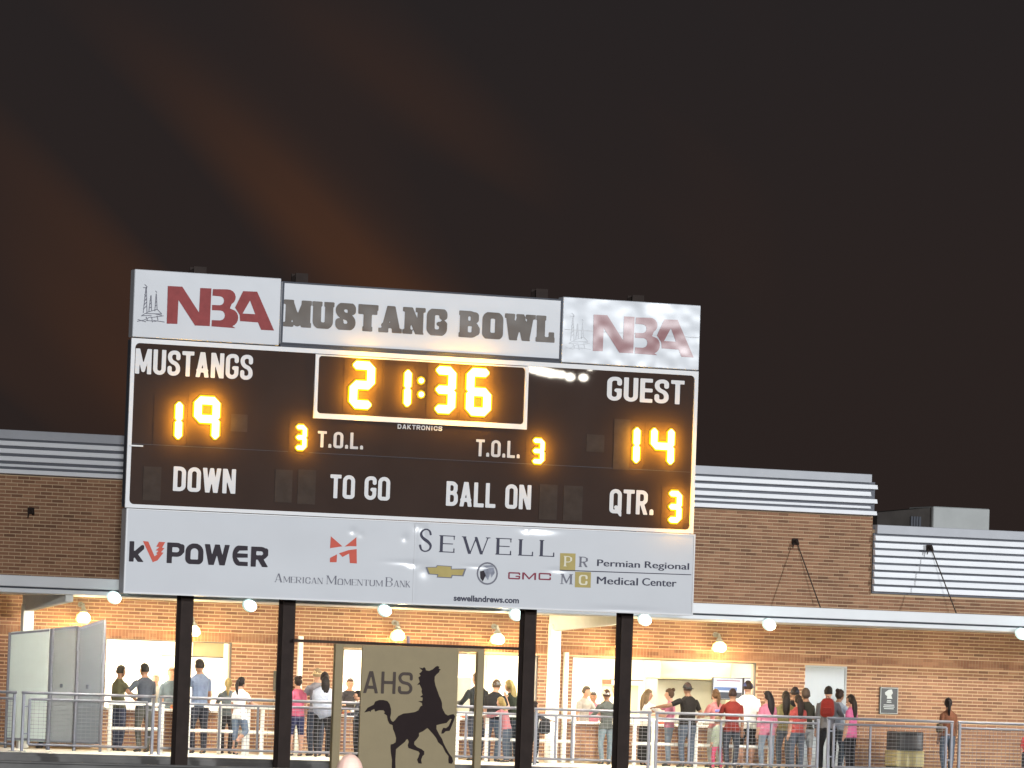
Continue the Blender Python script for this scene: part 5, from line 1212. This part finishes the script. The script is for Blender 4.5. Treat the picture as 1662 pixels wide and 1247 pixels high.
person(1276, 1121, 98.3, 'dark haired person in khaki jacket in the group left of the grey door', face=-12, shirt=(.30, .26, .11), sleeve=1.7, pants=(.10, .12, .15), hair='long', hcol=(.03, .022, .018), arms=('down', 'counter'))
person(1291, 1114, 98.9, 'man in dark cap and black top in the group left of the grey door', face=-25, shirt=(.03, .03, .035), sleeve=1.6, pants=(.09, .11, .15), cap=(.04, .045, .06), capdir=10, hcol=(.03, .02, .02), skin=1, arms=('down', 'down'))
person(1296, 1127, 97.7, 'teenager in coral red shirt at the front of the group left of the door', face=5, shirt=(.55, .10, .09), sleeve=.8, pants=(.10, .12, .16), hair='long', hcol=(.035, .02, .015), arms=('down', 'down'), female=True)
person(1310, 1117, 97.9, 'curly haired woman in black and yellow top with pale grey shorts', face=10, shirt=(.05, .045, .03), sleeve=.8, pants=(.38, .40, .42), leg=.45, hair='curly', hcol=(.10, .065, .045), skin=1, arms=('fold', 'fold'), female=True)
pb = person(1345, 1113, 98.3, 'man in grey hooded sweatshirt carrying a red backpack before the grey door', face=-30, shirt=(.22, .22, .24), sleeve=1.9, pants=(.03, .03, .035), hcol=(.02, .014, .012), arms=('down', 'counter'), fat=1.1, extra=hood_at_neck((.22, .21, .20)))
person(1361, 1118, 98.6, 'woman in pale blue shirt with dark hair and bun before the grey door', face=-70, shirt=(.42, .50, .62), sleeve=1.2, pants=(.06, .08, .11), hair='bun', hcol=(.035, .018, .014), skin=1, arms=('down', 'counter'), female=True)
person(1383, 1127, 98.0, 'girl in bright pink T-shirt and black trousers, last of the queue by the door', face=38, shirt=(.82, .20, .42), sleeve=.7, pants=(.025, .022, .026), hair='long', hcol=(.03, .02, .015), arms=('down', 'down'), female=True, hem=.45)
person(1540, 1132, 97.6, 'woman in rust brown top and jeans standing alone by the right wall', face=10, shirt=(.22, .085, .045), sleeve=.6, pants=(.11, .15, .22), hair='pony', hcol=(.015, .01, .01), skin=2, arms=('down', 'down'), female=True)
person(1668, 1180, 97.4, 'person in red top cut off by the right edge of the photo', face=10, shirt=(.6, .06, .06), sleeve=1.2, pants=(.04, .04, .05), hcol=(.03, .02, .02), headk=1.2)
person(77, 1076, 99.3, 'person in pink top glimpsed through the gap between the screen panels', face=20, shirt=(.7, .22, .25), sleeve=.8, pants=(.06, .08, .1), hcol=(.62, .6, .55), female=True)
# bald head close in front, at the foot of the picture
hx_ = at(565, 1222, 27.8)
person(565, 1222.5, 27.8, 'bald man in the foreground, only the top of his head in view', face=165, H=hx_.z + .35, z0=-.35, shirt=(.1, .12, .2), hair='bald', skin=3, headk=1.18, fat=1.1)

def bag(name, label, cat, c, size, col, rot=0):
    t = thing(name, label, cat, c)
    bm = bmesh.new(); sx_, sy_, sz_ = size
    ball(bm, (0, 0, 0), (1, 1, 1), 14, 10)
    for v in bm.verts:
        d = v.co; p = 4.0
        n_ = (abs(d.x) ** p + abs(d.y) ** p + abs(d.z) ** p) ** (1 / p); v.co = Vector((d.x / n_ * sx_ * (1 - .12 * d.z), d.y / n_ * sy_, d.z / n_ * sz_))
    bm.transform(Matrix.Translation(c) @ Matrix.Rotation(radians(rot), 4, 'Z')); mesh_obj('bag_body', bm, fabric(col), t, True)
    bm = bmesh.new(); bevel_box(bm, -sx_ * .7, sx_ * .7, -sy_ * 1.25, -sy_ * .9, -sz_ * .7, sz_ * .05, .015); bm.transform(Matrix.Translation(c) @ Matrix.Rotation(radians(rot), 4, 'Z')); mesh_obj('pocket', bm, fabric(tuple(k * .8 for k in col)), t)
    bm = bmesh.new(); tube(bm, [(-sx_ * .25, -sy_ * .3, sz_ * .93), (-sx_ * .15, -sy_ * .3, sz_ * 1.18), (sx_ * .15, -sy_ * .3, sz_ * 1.18), (sx_ * .25, -sy_ * .3, sz_ * .93)], .008, 6); bm.transform(Matrix.Translation(c) @ Matrix.Rotation(radians(rot), 4, 'Z')); mesh_obj('handle', bm, fabric((.03, .03, .03)), t)
p_ = at(1343, 1149, 98.08); bag('backpack', 'dark red backpack on the back of the man in the grey hooded sweatshirt', 'backpack', (p_.x, p_.y, p_.z), (.15, .09, .21), (.15, .014, .010), -30)
p_ = at(884, 1180, 97.7); bag('shoulder_bag', 'black bag held out right of the third scoreboard post', 'bag', (p_.x, p_.y, p_.z), (.12, .08, .15), (.02, .02, .022), 0)
p_ = at(1525, 1182, 97.5); bag('handbag', 'patterned brown handbag at the side of the woman standing alone', 'bag', (p_.x, p_.y, p_.z), (.06, .09, .10), (.075, .055, .035), 0)
